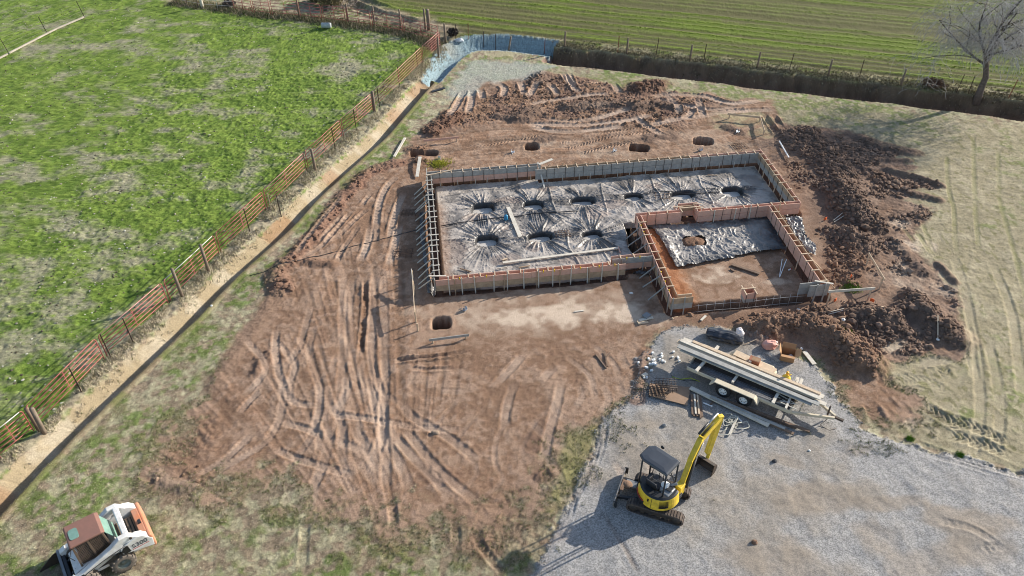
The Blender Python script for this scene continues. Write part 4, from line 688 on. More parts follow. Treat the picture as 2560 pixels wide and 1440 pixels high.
# ------------------------------------------------------------------ bare tree at the right
M_BARK=mat('bark',(.15,.125,.11),.9,0,.4,8,.5,spec=.1); M_TWIG=mat('pale_twigs',(.44,.42,.41),.8,0,.2,3,spec=.2); M_LIMB=mat('limb_bark',(.095,.08,.068),.9,0,.3,6,spec=.1)
tp=at(2447,240,-.2,.4); tree=empty('bare_tree',tp); tag(tree,'bare leafless tree with drooping pale twigs beside the dark trench','tree')
trunk=[(0,0,0),(-.05,0,1.1),(-.02,0,2.0),(-.25,.1,2.8),(-.55,.1,3.5)]
MB().tube(trunk,[.30,.23,.2,.17,.14],10).build('trunk',M_BARK,tree)
limb=MB();twig=MB()
def grow(p,d,r,L,dep):
    n=5;P=[Vector(p)];d=Vector(d).normalized()
    for i in range(n):
        d=(d+Vector((random.gauss(0,.16),random.gauss(0,.16),random.gauss(.02 if dep<2 else -.05,.12)))).normalized();P.append(P[-1]+d*L/n)
    (limb if dep<3 else twig).tube(P,[r*(1-.6*i/n) for i in range(n+1)],5 if dep<2 else 3,cap=False)
    if dep<4:
        for k in range((5,6,7,7)[dep]):
            i=random.randint(1 if dep else 2,n);q=P[i];az=random.uniform(0,2*math.pi)
            nd=(d*random.uniform(.35,.9)+Vector((math.cos(az),math.sin(az),random.uniform(-.35,.5)))*.75)
            grow(q,nd,r*.5 if dep<2 else .010,L*random.uniform(.45,.75),dep+1)
    if dep>=3:
        q=P[-1];dd=Vector((random.gauss(0,.25),random.gauss(0,.25),-1)).normalized();m=Vector((d.x*.3,d.y*.3,0));Q=[q]
        for i in range(3): Q.append(Q[-1]+(m*(1-i/3)+dd*.3*(i+1)/2)*random.uniform(.35,.75)+Vector((random.gauss(0,.05),random.gauss(0,.05),0)))
        twig.tube(Q,.0105,3,cap=False)
for d,L,z in(((-.9,.2,.75),4.6,3),((.95,.3,.8),5.2,4),((.1,.3,1),4.6,4),((-.2,-.6,.9),3.8,4),((.5,.6,.9),4.3,3),((-.6,.5,.8),4.2,4),((.6,-.6,.6),3.2,4)):
    grow(trunk[z],d,.095,L,1)
cr_=empty('crown',(0,0,0)); cr_.parent=tree
limb.build('limbs',M_LIMB,cr_); twig.build('twigs',M_TWIG,cr_)
# ------------------------------------------------------------------ grass, weeds and litter
def blades(name,xy,h,w,colf,label,lean=.6,k=3,zf=None):
    n=len(xy);xy=np.repeat(np.asarray(xy),k,0)+rng.normal(0,.03,(n*k,2));hh=np.repeat(h,k)*rng.uniform(.6,1.3,n*k);N=n*k
    ii=np.clip(np.searchsorted(XS,xy[:,0])-1,0,nx-2);jj=np.clip(np.searchsorted(YS,xy[:,1])-1,0,ny-2);z=np.minimum.reduce([Z[jj,ii],Z[jj+1,ii+1]])-.01
    a=rng.uniform(0,2*math.pi,N);ln=rng.uniform(.1,lean,N);ww=w*rng.uniform(.6,1.4,N);b=rng.uniform(0,2*math.pi,N)
    base=np.stack([xy[:,0],xy[:,1],z],1);dv=np.stack([np.cos(b)*ww,np.sin(b)*ww,0*ww],1);tip=base+np.stack([np.cos(a)*hh*ln,np.sin(a)*hh*ln,hh*np.sqrt(np.maximum(.1,1-ln**2*.6))],1)
    co=np.stack([base-dv,base+dv,tip],1).reshape(-1,3).astype(np.float32)
    me=bpy.data.meshes.new(name);me.vertices.add(N*3);me.vertices.foreach_set('co',co.ravel());me.loops.add(N*3);me.loops.foreach_set('vertex_index',np.arange(N*3,dtype=np.int32));me.polygons.add(N);me.polygons.foreach_set('loop_start',np.arange(0,N*3,3,dtype=np.int32));me.update(calc_edges=True)
    c=colf(xy,N);c=np.repeat(c,3,0);at_=me.attributes.new('col','FLOAT_COLOR','POINT');at_.data.foreach_set('color',np.concatenate([c,np.ones((N*3,1))],1).astype(np.float32).ravel())
    me.materials.append(M_BLADE);o=bpy.data.objects.new(name,me);COL.objects.link(o);tag(o,label,'grass',kind='stuff');return o
M_BLADE=attr_mat('grass_blade',.7,.2,(3,.2),0)
def sample(mask,n):
    "points drawn evenly by ground area, only where the mask holds"
    dx=np.gradient(XS);dy=np.gradient(YS);wgt=(mask*dx[None,:]*dy[:,None]).ravel().astype(np.float64);cs=np.cumsum(wgt);k=np.searchsorted(cs,rng.uniform(0,cs[-1],n));j,i=np.unravel_index(np.minimum(k,len(cs)-1),mask.shape)
    return np.stack([XS[i]+rng.uniform(-.5,.5,n)*dx[i],YS[j]+rng.uniform(-.5,.5,n)*dy[j]],1)
def colgrid(xy): return C[np.clip(np.searchsorted(YS,xy[:,1]),0,ny-1),np.clip(np.searchsorted(XS,xy[:,0]),0,nx-1)]
VIS=(Y>13)&(Y<84)&(np.abs(X)<(Y*.68+9))
den=1/np.maximum(Y,14)
gx=lambda xy,N,a,b,t: a+(b-a)*np.clip(t,0,1)[:,None]
def pcol(xy,N):
    c=colgrid(xy)*rng.uniform(.9,1.65,(N,1)); return c
green=np.clip((C[...,1]-C[...,0])*9,0,1)
s=sample(pas*VIS*(.25+green)*den,90000); blades('pasture_grass',s,rng.uniform(.02,.06,len(s)),.016,pcol,'short green pasture grass and dead thatch behind the red fence')
ver=(1-pas)*(1-fld)*(1-gm)*(1-dm)*VIS
lum=((C[...,0]>.15)|(C[...,1]>C[...,0]))*(Z>-.2)
s=sample(ver*lum*(Y<34)*(X<8)*den,60000); blades('verge_grass',s,rng.uniform(.02,.055,len(s)),.012,lambda xy,N:np.where(rng.random((N,1))<.45,np.array((.44,.40,.275)),colgrid(xy)*1.2)*rng.uniform(.8,1.5,(N,1)),'thin dry and green grass in front of the dirt')
s=sample((dm>.02)*(dm<.75)*(Y<26)*VIS*1.,12000); blades('verge_grass',s,rng.uniform(.03,.09,len(s)),.013,lambda xy,N:np.where(rng.random((N,1))<.5,np.array((.38,.33,.23)),np.array((.12,.16,.04)))*rng.uniform(.7,1.4,(N,1)),'ragged grass at the near edge of the dirt')
# tall dry grass along the fence bank
P=smooth(wp(FB[1:]),.5); q=[]
for _ in range(10000):
    i=random.randrange(len(P)-1);a,b=P[i],P[i+1];d=(b-a)/np.linalg.norm(b-a);nrm=np.array([d[1],-d[0]]);o_=abs(random.gauss(0,.55))-.12; q.append(a+(b-a)*random.random()+nrm*o_)
q=np.array(q); q=q[vn(q[:,0]*1.3,q[:,1]*1.3,3)>.33]
blades('dry_bank_grass',q,rng.uniform(.08,.25,len(q)),.015,lambda xy,N:np.where(rng.random((N,1))<.82,np.array((.52,.45,.33)),np.array((.22,.23,.09)))*rng.uniform(.6,1.25,(N,1)),'tall dry straw-coloured grass between the red fence and the ditch',lean=.9)
P=smooth(wp(FT),.5); q=[]
for _ in range(9000):
    i=random.randrange(len(P)-1);a,b=P[i],P[i+1];d=(b-a)/np.linalg.norm(b-a);nrm=np.array([d[1],-d[0]]); q.append(a+(b-a)*random.random()+nrm*random.gauss(.1,.45))
blades('dry_fence_grass',np.array(q),rng.uniform(.1,.4,len(q)),.022,lambda xy,N:np.where(rng.random((N,1))<.6,np.array((.34,.28,.19)),np.array((.10,.13,.04)))*rng.uniform(.5,1.2,(N,1)),'dry weeds under the far red panels',lean=.9)
# weeds on the trench bank
P=TR; q=[]
for _ in range(11000):
    i=random.randrange(len(P)-1);a,b=P[i],P[i+1];d=(b-a)/np.linalg.norm(b-a);nrm=np.array([-d[1],d[0]]); q.append(a+(b-a)*random.random()+nrm*random.choice([random.gauss(2.65,.25),random.gauss(2.9,.4),random.gauss(3.2,.6),random.gauss(2.2,.4)]))
q=np.array(q)
blades('trench_bank_weeds',q,rng.uniform(.05,.18,len(q)),.03,lambda xy,N:np.where(rng.random((N,1))<.6,np.array((.38,.33,.22)),np.array((.10,.09,.045)))*rng.uniform(.5,1.2,(N,1)),'dark and straw-coloured weeds along the top of the trench bank',lean=.9)
# crop rows
s=sample(fld*VIS*ss(.45,.9,row)*ss(.3,.8,fg)*den,60000); blades('crop_plants',s,rng.uniform(.03,.07,len(s)),.025,lambda xy,N:colgrid(xy)*np.array((1.15,1.1,1))*rng.uniform(.85,1.5,(N,1)),'young green crop sown in rows in the field beyond the trench')
# stones and clods
def lumps(name,xy,r,col,label,cat,m_=None,flat=.7):
    ico=bmesh.new(); bmesh.ops.create_icosphere(ico,subdivisions=1,radius=1); V=np.array([v.co[:] for v in ico.verts]);F=np.array([[v.index for v in f.verts] for f in ico.faces]); ico.free(); n=len(xy)
    vs=V[None]*(1+rng.uniform(-.3,.3,(n,len(V),1)))*np.asarray(r)[:,None,None]*rng.uniform(.7,1.3,(n,1,3))*np.array((1,1,flat)); a=rng.uniform(0,6.28,n);ca,sa=np.cos(a)[:,None],np.sin(a)[:,None]
    vs=np.stack([vs[...,0]*ca-vs[...,1]*sa,vs[...,0]*sa+vs[...,1]*ca,vs[...,2]],2)
    zz=np.array([gz(x,y) for x,y in xy])+np.asarray(r)*.25; vs+=np.stack([xy[:,0],xy[:,1],zz],1)[:,None,:]
    me=bpy.data.meshes.new(name); me.from_pydata(vs.reshape(-1,3).tolist(),[],(F[None]+np.arange(n)[:,None,None]*len(V)).reshape(-1,3).tolist())
    c=np.repeat(col(xy,n),len(V),0);at_=me.attributes.new('col','FLOAT_COLOR','POINT');at_.data.foreach_set('color',np.concatenate([c,np.ones((len(c),1))],1).astype(np.float32).ravel()); me.materials.append(M_LUMP)
    o=bpy.data.objects.new(name,me);COL.objects.link(o);tag(o,label,cat,kind='stuff');return o
M_LUMP=attr_mat('clod',.95,.1,(25,.25),.4,.02)
s=sample(dm*ss(.05,.2,ROUGH)*VIS*den,9000); lumps('dirt_clods',s,rng.gamma(2,.022,len(s))+.015,lambda xy,n:colgrid(xy)*rng.uniform(.7,1.25,(n,1)),'clods of brown earth strewn over the dirt','earth')
s=sample(pas*VIS*den,3000); lumps('manure_clumps',s,rng.uniform(.02,.07,len(s)),lambda xy,n:np.where(rng.random((n,1))<.6,np.array((.10,.085,.06)),np.array((.3,.27,.2))),'dark clumps scattered in the pasture','clump',flat=.5)
s=sample(pas*VIS*den,1000); lumps('pale_litter',s,rng.uniform(.025,.07,len(s)),lambda xy,n:np.array((.48,.46,.38))*rng.uniform(.6,1.2,(n,1)),'pale scraps scattered over the pasture','litter',flat=.35)
s=sample((gm>.3)*(gm<.99)*VIS*1.,1500); lumps('edge_stones',s,rng.uniform(.01,.03,len(s)),lambda xy,n:np.array((.26,.255,.25))*rng.uniform(.6,1.3,(n,1)),'loose grey stones along the gravel edge','stones')
# bushes at the top edge
def bush(px,py,r,h,label,c1,c2,n=2600,z=.3):
    p=at(px,py,0,z); root=empty('shrub',p); tag(root,label,'shrub'); st=MB()
    for _ in range(26):
        a=random.uniform(0,6.28); st.tube([(0,0,0),(math.cos(a)*r*.4,math.sin(a)*r*.4,h*.5),(math.cos(a)*r*random.uniform(.5,1),math.sin(a)*r*random.uniform(.5,1),h*random.uniform(.5,1))],[.03,.02,.008],4,False)
    st.build('stems',M_LIMB,root); b=MB()
    for _ in range(n):
        v=Vector((random.gauss(0,1),random.gauss(0,1),random.gauss(0,1))).normalized()*random.random()**.4; lump=.75+.25*math.sin(v.x*5+1)*math.cos(v.y*6)
        c=Vector((v.x*r*lump,v.y*r*lump,h*.5+v.z*h*.5*lump)); u=Vector((random.gauss(0,1),random.gauss(0,1),random.gauss(0,1))).normalized()*.10; w_=u.cross(Vector((random.random(),random.random(),random.random()))).normalized()*.05; b.add([c-u,c+w_,c+u,c-w_],[(0,1,2,3)])
    b.build('foliage',mat('bush_leaf',c1,.8,0,.5,1.2,col2=c2),root)
bush(790,-2,1.2,1.3,'olive shrub at the top edge behind the far red panels',(.14,.135,.05),(.06,.065,.03)); bush(828,8,1.5,1.4,'tan and olive shrub beside the dirt track at the top edge',(.28,.235,.12),(.12,.10,.05)); bush(572,9,.7,.7,'small grey round shrub behind the far red fence end',(.16,.13,.11),(.08,.065,.06),900); bush(2335,213,1.0,.5,'low reddish brush at the field edge left of the bare tree',(.16,.09,.07),(.10,.08,.05),700,.5); bush(1132,86,.55,.7,'dark round weed at the fence corner',(.07,.055,.05),(.04,.035,.03),900,.3)
# brush pile
M_DEAD=mat('dead_branch',(.27,.22,.18),.9); root=empty('brush_pile',at(858,12,0,.3)); tag(root,'pile of grey brush and branches beside the dirt track','brush pile'); b=MB()
for _ in range(95):
    a=random.uniform(0,6.28);x=random.gauss(0,.9);y=random.gauss(0,.9);L=random.uniform(.4,1.3); MB().tube([(x,y,.05+.4*random.random()),(x+math.cos(a)*L*.5,y+math.sin(a)*L*.5,.1+.5*random.random()),(x+math.cos(a)*L,y+math.sin(a)*L,.05+.4*random.random())],.02,4,False).build('branch',M_DEAD,root)


# ------------------------------------------------------------------ mini excavator
def xf(b,T): b.v=[tuple(T@Vector(v)) for v in b.v]; return b
M_EXY=mat('yellow_paint',(.78,.54,.035),.42,0,.3,5,spec=.5,coat=.2); M_BLK=mat('black_plastic_parts',(.03,.031,.035),.45,0,.3,5); M_ROOF=mat('canopy_roof',(.055,.062,.075),.33,0,.15,3,spec=.55); M_MUDT=mat('muddy_track_rubber',(.16,.12,.095),.9,0,.5,5,.3,col2=(.045,.04,.04)); M_DARK=mat('greasy_steel',(.05,.045,.042),.55,.3,.4,6,col2=(.10,.07,.05)); M_CHR=mat('cylinder_rod',(.6,.6,.6),.25,.8,.1,5); M_GRYP=mat('grey_panel',(.22,.23,.24),.5,0,.2,4); M_SLOT=mat('grille_slot',(.012,.012,.012),.7); M_CLAY=mat('caked_clay',(.24,.15,.10),.95,0,.4,6,.5); M_WHT=mat('white_plastic',(.82,.82,.80),.4,0,.06,4); M_DECR=mat('red_decal',(.45,.05,.04),.4); M_TEETH=mat('worn_steel',(.46,.43,.39),.4,.6,.3,8,col2=(.20,.16,.13))
EXC=Vector((5.38,17.72,gz(5.38,17.72)-.01)); UA=R_(-22)
ex=empty('mini_excavator',EXC,UA); tag(ex,'yellow and black mini excavator with a canopy, boom raised, parked on gravel','excavator')
HA=R_(46)-UA; HO=Vector((-.05,-.02,0)); H_=Matrix.Translation(HO)@Matrix.Rotation(HA,4,'Z')
inv=Matrix.Rotation(-UA,4,'Z')@Matrix.Translation(-EXC)
def stad(L,r,n=8):
    o=[];c=L/2-r
    for k in range(n+1): a=-math.pi/2+math.pi*k/n;o.append((c+r*math.cos(a),r+r*math.sin(a)))
    for k in range(n+1): a=math.pi/2+math.pi*k/n;o.append((-c+r*math.cos(a),r+r*math.sin(a)))
    return o
for y in(.62,-.62):
    b=MB();o=stad(2.12,.235);i_=[(x*.955,.235+(z-.235)*.78) for x,z in o];n=len(o)
    for (A,sx) in((o,0),(i_,1)):
        b.add([Vector((x,y+dy,z)) for dy in(-.16,.16) for x,z in A],[(k,(k+1)%n,(k+1)%n+n,k+n) for k in range(n)])
    for dy in(-.16,.16): b.add([Vector((x,y+dy,z)) for A in(o,i_) for x,z in A],[(k,(k+1)%n,(k+1)%n+n,k+n) for k in range(n)])
    per=0;pts=o+[o[0]]
    for p,q in zip(pts[:-1],pts[1:]):
        L=math.hypot(q[0]-p[0],q[1]-p[1])
        t=(-per)%.105
        while t<L:
            f=t/L;x=p[0]+(q[0]-p[0])*f;z=p[1]+(q[1]-p[1])*f;nx_,nz_=(q[1]-p[1])/L,-(q[0]-p[0])/L
            b.beam((x+nx_*.008-.0*0,y-.155,z+nz_*.008),(x+nx_*.008,y+.155,z+nz_*.008),.045,.03,up=(nx_,0,nz_)); t+=.105
        per+=L
    tb=b.build('track_belt',M_MUDT,ex)
    f=MB();f.box((0,y,.25),(1.5,.2,.2)); f.build('track_frame',M_DARK,ex,bevel=.02)
    for x in(-.82,.82): MB().lathe([(0,-.14),(.15,-.14),(.17,-.1),(.17,.1),(.15,.14),(0,.14)],(x,y,.235),(0,1,0),16).build('sprocket',M_DARK,ex)
    for x in(-.45,-.15,.15,.45): MB().lathe([(0,-.1),(.08,-.1),(.08,.1),(0,.1)],(x,y,.11),(0,1,0),10).build('roller',M_DARK,ex)
MB().box((0,0,.36),(.8,.96,.18)).build('car_body',M_BLK,ex,bevel=.03); MB().lathe([(0,.44),(.36,.44),(.36,.57),(0,.57)],(0,0,0)).build('slew_ring',M_DARK,ex)
# dozer blade on its two arms
bl_=MB();prof=[(-1.50,.06),(-1.46,.06),(-1.52,.20),(-1.49,.40),(-1.53,.40),(-1.57,.20)];bl_.prism(prof,-.86,.86);bd=bl_.build('dozer_blade',M_TEETH,ex)
for y in(-.84,.84): MB().box((-1.47,y,.25),(.14,.03,.34)).build('end_plate',M_BLK,bd)
MB().box((-1.4,.0,.42),(.12,.5,.03),0).build('clay',M_CLAY,bd)
for y in(-.33,.33): MB().beam((-.35,y,.34),(-1.5,y*1.3,.22),.11,.12).build('blade_arm',M_BLK,ex)
MB().box((-1.12,.18,.36),(.42,.36,.05)).build('step_plate',M_GRYP,ex); MB().tube([(-.5,0,.42),(-1.35,0,.36)],.045,8).build('blade_cylinder',M_DARK,ex)
MB().lathe([(0,0),(.2,.0),(.16,.06),(.05,.09),(0,.09)],(-1.25,.1,.38)).build('clay_heap',M_CLAY,ex)
# house
def ring(a0,a1,ro,ri,z0,z1,n=20,ro2=None,sq=1):
    b=MB();vs=[]
    for k in range(n+1):
        a=R_(a0+(a1-a0)*k/n);c,s=math.cos(a),math.sin(a);r2=ro2 or ro
        vs+=[(ri*c,ri*s,z0),(ro*c,ro*s,z0),(r2*c,r2*s,z1),(ri*c,ri*s,z1)]
    fs=[(k*4+j,k*4+(j+1)%4,k*4+4+(j+1)%4,k*4+4+j) for k in range(n) for j in range(4)]+[(0,1,2,3),(n*4+3,n*4+2,n*4+1,n*4)]
    return b.add(vs,fs)
xf(MB().plan([(.72*math.cos(R_(a)),.72*math.sin(R_(a))) for a in range(90,271,12)]+[(.5,-.72),(.62,-.45),(.62,.45),(.5,.72)],.54,.72),H_).build('house_floor',M_BLK,ex,bevel=.02)
cw=xf(ring(98,288,.80,.42,.58,1.13,26,.74),H_).build('counterweight',M_EXY,ex,bevel=.035)
xf(ring(100,286,.745,.38,1.131,1.19,24,.66),H_).build('rim_cover',M_BLK,ex,bevel=.02)
xf(ring(100,170,.812,.78,.56,.74,16,.795),H_).build('lower_skirt',M_BLK,cw); xf(ring(125,168,.816,.79,.745,.79,12,.81),H_).build('stripe_decal',M_DECR,cw)
for k in range(6): xf(ring(214,240,.808-.0125*k*.8,.75,.74+k*.055,.765+k*.055,8),H_).build('grille_slot',M_SLOT,cw)
for a in(192,): xf(ring(a,a+.9,.806,.7,.60,1.12,2,.748),H_).build('panel_gap',M_SLOT,cw)
xf(ring(180,184,.79,.7,.9,1.02,4,.775),H_).build('latch',M_SLOT,cw)
xf(MB().prism([(-.34,.72),(-.34,1.2),(-.05,1.25),(.2,1.18),(.34,.72)],-.58,-.24),H_).build('engine_hood',M_GRYP,ex,bevel=.05)
xf(MB().box((.0,-.42,1.255),(.26,.22,.03),.1),H_).build('hood_panel',M_BLK,ex,bevel=.01)
# seat, levers
seat=xf(MB().box((-.05,.18,.92),(.46,.48,.12)),H_).build('seat',M_BLK,ex,bevel=.04); xf(MB().beam((-.26,.18,.95),(-.36,.18,1.45),.46,.10,up=(1,0,0)),H_).build('seat_back',M_BLK,seat,bevel=.04)
for y in(-.14,.5): xf(MB().box((.05,y,1.02),(.42,.14,.16)),H_).build('control_console',M_BLK,ex,bevel=.02); xf(MB().tube([(.2,y,1.1),(.26,y,1.3)],.018,6),H_).build('lever',M_BLK,ex)
xf(MB().tube([(.42,.1,.75),(.36,.1,1.2)],.015,6),H_).build('lever',M_BLK,ex); xf(MB().tube([(.42,.28,.75),(.36,.28,1.2)],.015,6),H_).build('lever',M_BLK,ex)
xf(MB().lathe([(0,.12),(.07,.11),(.125,.06),(.14,0),(.17,-.005)],(.02,-.22,1.27)),H_).build('white_hat',M_WHT,ex)
xf(MB().box((-.2,-.22,1.2),(.12,.16,.14),.4),H_).build('filter_housing',M_GRYP,ex,bevel=.02); xf(MB().beam((.12,-.36,1.25),(.32,-.52,1.32),.09,.09),H_).build('muffler_cover',M_GRYP,ex,bevel=.02)
# canopy
rc=Vector((-.02,.19,0)); RD,RL=.43,.64
rp=[(-RD,-RL+.0),(RD,-RL),(RD,RL-.18),(RD-.2,RL),(-RD+.12,RL),(-RD,RL-.22)]
roof=MB();
for sc,z in((1,2.36),(1,2.42),(.93,2.475),(.55,2.495)): roof.v+=[tuple(rc+Vector((x*sc,y*sc,z))) for x,y in rp]
for k in range(3): roof.f+=[(k*6+j,k*6+(j+1)%6,k*6+6+(j+1)%6,k*6+6+j) for j in range(6)]
roof.f+=[(5,4,3,2,1,0),(18,19,20,21,22,23)]; roof.sm=[False]*len(roof.f)
xf(roof,H_).build('canopy_roof',M_ROOF,ex,bevel=.03)
for (x,y) in((RD-.06,-RL+.05),(RD-.1,RL-.15),(-RD+.05,RL-.2),(-RD+.05,-RL+.05)): xf(MB().tube([rc+Vector((x,y,2.37)),rc+Vector((x*1.05,y*1.0,1.6)),rc+Vector((x*1.1,y,.75 if x>0 else 1.1))],.034,8),H_).build('canopy_post',M_BLK,ex)
xf(MB().tube([rc+Vector((RD-.04,-RL+.05,1.5)),rc+Vector((RD-.04,RL-.15,1.2))],.022,6),H_).build('guard_rail',M_BLK,ex); xf(MB().tube([rc+Vector((-.1,-RL+.05,2.3)),rc+Vector((RD,-RL+.02,1.05))],.02,6),H_).build('guard_rail',M_BLK,ex)
xf(MB().lathe([(0,-.03),(.07,-.03),(.08,0),(0,.03)],rc+Vector((RD+.12,RL-.42,2.42)),(1,0,0),12),H_).build('mirror',M_BLK,ex)
# swing bracket, boom, arm, bucket (in world points, brought into the machine's frame)
loc_=lambda v: inv@Vector(v)
F0=Vector(G(1706,1207,.95));F1=Vector(G(1727,1150,1.65));F2=Vector(G(1752,1098,2.25));F3=Vector(G(1801,1043,2.62));AE=Vector(G(1769,1131,.82))
MB().box(loc_(F0-Vector((.12,.14,.15))),(.34,.28,.5),HA).build('swing_bracket',M_EXY,ex,bevel=.03)
b=MB(); b.beam(loc_(F0),loc_(F1),.20,.29);bo=b.build('boom_lower',M_EXY,ex,bevel=.015)
MB().beam(loc_(F1-(F2-F1)*.04),loc_(F2),.20,.30).build('boom_middle',M_EXY,ex,bevel=.015); MB().beam(loc_(F2-(F3-F2)*.05),loc_(F3),.18,.24).build('boom_upper',M_EXY,ex,bevel=.015)
side=(F3-F0).cross(Vector((0,0,1))).normalized(); up=Vector((0,0,1))
for k in(-1,0,1): MB().tube([loc_(F0+side*.03*k+up*.14),loc_(F1+side*.03*k+up*.15),loc_(F2+side*.03*k+up*.15),loc_(F3+side*.03*k+up*.1)],.011,5).build('hydraulic_hose',M_BLK if k else M_DARK,ex)
for F in(F1,F1.lerp(F2,.6),F2): MB().beam(loc_(F-side*.1+up*.14),loc_(F+side*.1+up*.14),.05,.05).build('hose_clamp',M_EXY,ex)
MB().tube([loc_(F0+side*.16-up*.15),loc_(F1.lerp(F2,.2)+side*.13-up*.12)],.055,8).build('boom_cylinder',M_BLK,ex); MB().tube([loc_(F1.lerp(F2,.2)+side*.13-up*.12),loc_(F2+side*.12-up*.1)],.028,8).build('boom_cylinder_rod',M_CHR,ex)
MB().tube([loc_(F2-side*.12+up*.2),loc_(F2.lerp(F3,.5)-side*.12+up*.2)],.05,8).build('arm_cylinder',M_BLK,ex); MB().tube([loc_(F2.lerp(F3,.45)-side*.12+up*.2),loc_(F3-side*.12+up*.12)],.035,8).build('arm_cylinder_rod',M_GALV,ex)
MB().beam(loc_(F3+up*.1),loc_(AE),.16,.24,up=(.7,.7,0)).build('arm',M_EXY,ex,bevel=.015); MB().tube([loc_(F3.lerp(AE,.1)+Vector((.15,.13,0))),loc_(F3.lerp(AE,.75)+Vector((.17,.15,0)))],.045,8).build('bucket_cylinder',M_DARK,ex)
MB().beam(loc_(AE+Vector((.14,.12,.08))),loc_(AE+Vector((.02,-.05,-.28))),.12,.10).build('bucket_link',M_EXY,ex)
BK=Matrix.Translation(loc_((7.36,19.10,.02)))@Matrix.Rotation(R_(46)-UA,4,'Z')
o=[(-.06,.0),(.14,.02),(.30,.18),(.33,.40),(.22,.58),(.06,.62)]
b=MB();n=len(o)
b.add([Vector((x,y,z)) for y in(-.36,.36) for x,z in o],[(k,k+1,k+1+n,k+n) for k in range(n-1)]); i2=[(x*.9+.0,z*.94+.02) for x,z in o]; b.add([Vector((x,y,z)) for y in(-.34,.34) for x,z in i2],[(k,k+1,k+1+n,k+n) for k in range(n-1)])
for y in(-.36,.36): b.add([Vector((x,y+dy,z)) for dy in(-.012,.012) for x,z in o],[tuple(range(n)),tuple(range(2*n-1,n-1,-1))]+[(k,(k+1)%n,(k+1)%n+n,k+n) for k in range(n)])
bk=xf(b,BK).build('bucket',M_DARK,ex)
for y in(-.3,-.15,0,.15,.3): xf(MB().beam((.02,y,.01),(-.16,y,-.0),.05,.03),BK).build('tooth',M_TEETH,bk)
# ------------------------------------------------------------------ skid steer loader
M_SKW=mat('white_machine_paint',(.82,.82,.81),.42,0,.10,4,spec=.5,col2=(.58,.56,.52)); M_ORG=mat('faded_orange_paint',(.56,.20,.09),.55,0,.25,2,col2=(.47,.26,.18)); M_RUST=mat('rusty_red_roof',(.26,.13,.10),.7,0,.2,3,.1,col2=(.21,.115,.09)); M_HATCH=mat('green_glass',(.18,.31,.26),.25,0,.15,5,spec=.6); M_TYRE=mat('dusty_tyre',(.22,.185,.15),.95,0,.4,8,.3,col2=(.10,.085,.075)); M_RIM=mat('grey_green_rim',(.17,.19,.17),.6,.2,.3,6); M_CAGE=mat('cage_mesh_paint',(.17,.12,.085),.7); M_TAN=mat('tan_cover',(.22,.16,.115),.8,0,.4,6,col2=(.14,.10,.075))
SK=Vector((-14.78,15.66,gz(-14.5,15.4)-.02)); sk=empty('skid_steer_loader',SK,R_(216)); tag(sk,'white skid steer loader with rusty brown roof and orange rear door on dry grass','loader')
for x in(.60,-.60):
    for y in(.72,-.72):
        sg=1 if y>0 else -1; wh=empty('wheel',(x,y,.42)); wh.parent=sk
        b=MB();b.lathe([(.22,-.14),(.36,-.155),(.40,-.12),(.405,0),(.40,.12),(.36,.155),(.22,.14)],(0,0,0),(0,1,0),28)
        for k in range(14):
            a=2*math.pi*k/14
            for s_ in(-1,1):
                a2=a+(math.pi/14 if s_>0 else 0);b.beam((.405*math.cos(a2),s_*.01,.405*math.sin(a2)),(.40*math.cos(a2+.22),s_*.15,.40*math.sin(a2+.22)),.06,.045,up=(math.cos(a2),0,math.sin(a2)))
        b.build('tyre',M_TYRE,wh); MB().lathe([(.24,.10*sg),(.22,.13*sg),(.20,.05*sg),(.08,.04*sg),(.07,.09*sg),(0,.09*sg)],(0,0,0),(0,1,0),24).build('rim',M_RIM,wh)
MB().prism([(-1.45,.3),(.85,.28),(.85,.75),(.4,.95),(-1.45,.95)],-.52,.52).build('chassis',M_SKW,sk,bevel=.03)
for s_ in(-1,1):
    y0,y1=(.52,.62) if s_>0 else(-.62,-.52)
    MB().prism([(-.98,.86),(-.2,.86),(.35,.8),(.9,.55),(.9,.42),(-.15,.42),(-.2,.72),(-1.0,.80)],y0,y1).build('side_panel',M_SKW,sk,bevel=.015)
    # tail upright beside the rear door
    ya,yb=(.60,.84) if s_>0 else(-.84,-.60)
    tl=MB();tl.prism([(-1.72,.60),(-1.0,.82),(-.72,.9),(-.70,1.2),(-1.02,1.34),(-1.30,1.46),(-1.50,1.36),(-1.76,1.0)],ya,yb+(.03 if s_>0 else 0)) if s_>0 else tl.prism([(-1.72,.60),(-1.0,.82),(-.72,.9),(-.70,1.2),(-1.02,1.34),(-1.30,1.46),(-1.50,1.36),(-1.76,1.0)],ya-.03,yb);tl.build('rear_upright',M_SKW,sk,bevel=.03)
    MB().prism([(-.99,.90),(-.78,.90),(-.70,1.05),(-.80,1.22),(-.95,1.25)],yb+.032 if s_>0 else ya-.042,yb+.042 if s_>0 else ya-.032).build('upright_opening',M_SLOT,sk)
    # lift arm: thick at the rear, running down to the front
    ya,yb=(.64,.84) if s_>0 else(-.84,-.64)
    MB().prism([(-1.34,1.40),(-1.10,1.66),(-.80,1.66),(-.45,1.42),(.60,.96),(1.02,.82),(1.10,.36),(.92,.34),(.78,.72),(.2,.92),(-.42,1.12),(-.62,1.08),(-.86,1.32),(-1.16,1.34)],ya,yb).build('lift_arm',M_SKW,sk,bevel=.03)
    MB().tube([(-.95,s_*.60,.95),(.1,s_*.60,.90)],.05,8).build('lift_cylinder',M_BLK,sk)
    MB().prism([(-.62,1.0),(-.45,1.05),(.15,.83),(-.55,.83)],(yb+.002 if s_>0 else ya-.008),(yb+.008 if s_>0 else ya-.002)).build('arm_gap',M_SLOT,sk)
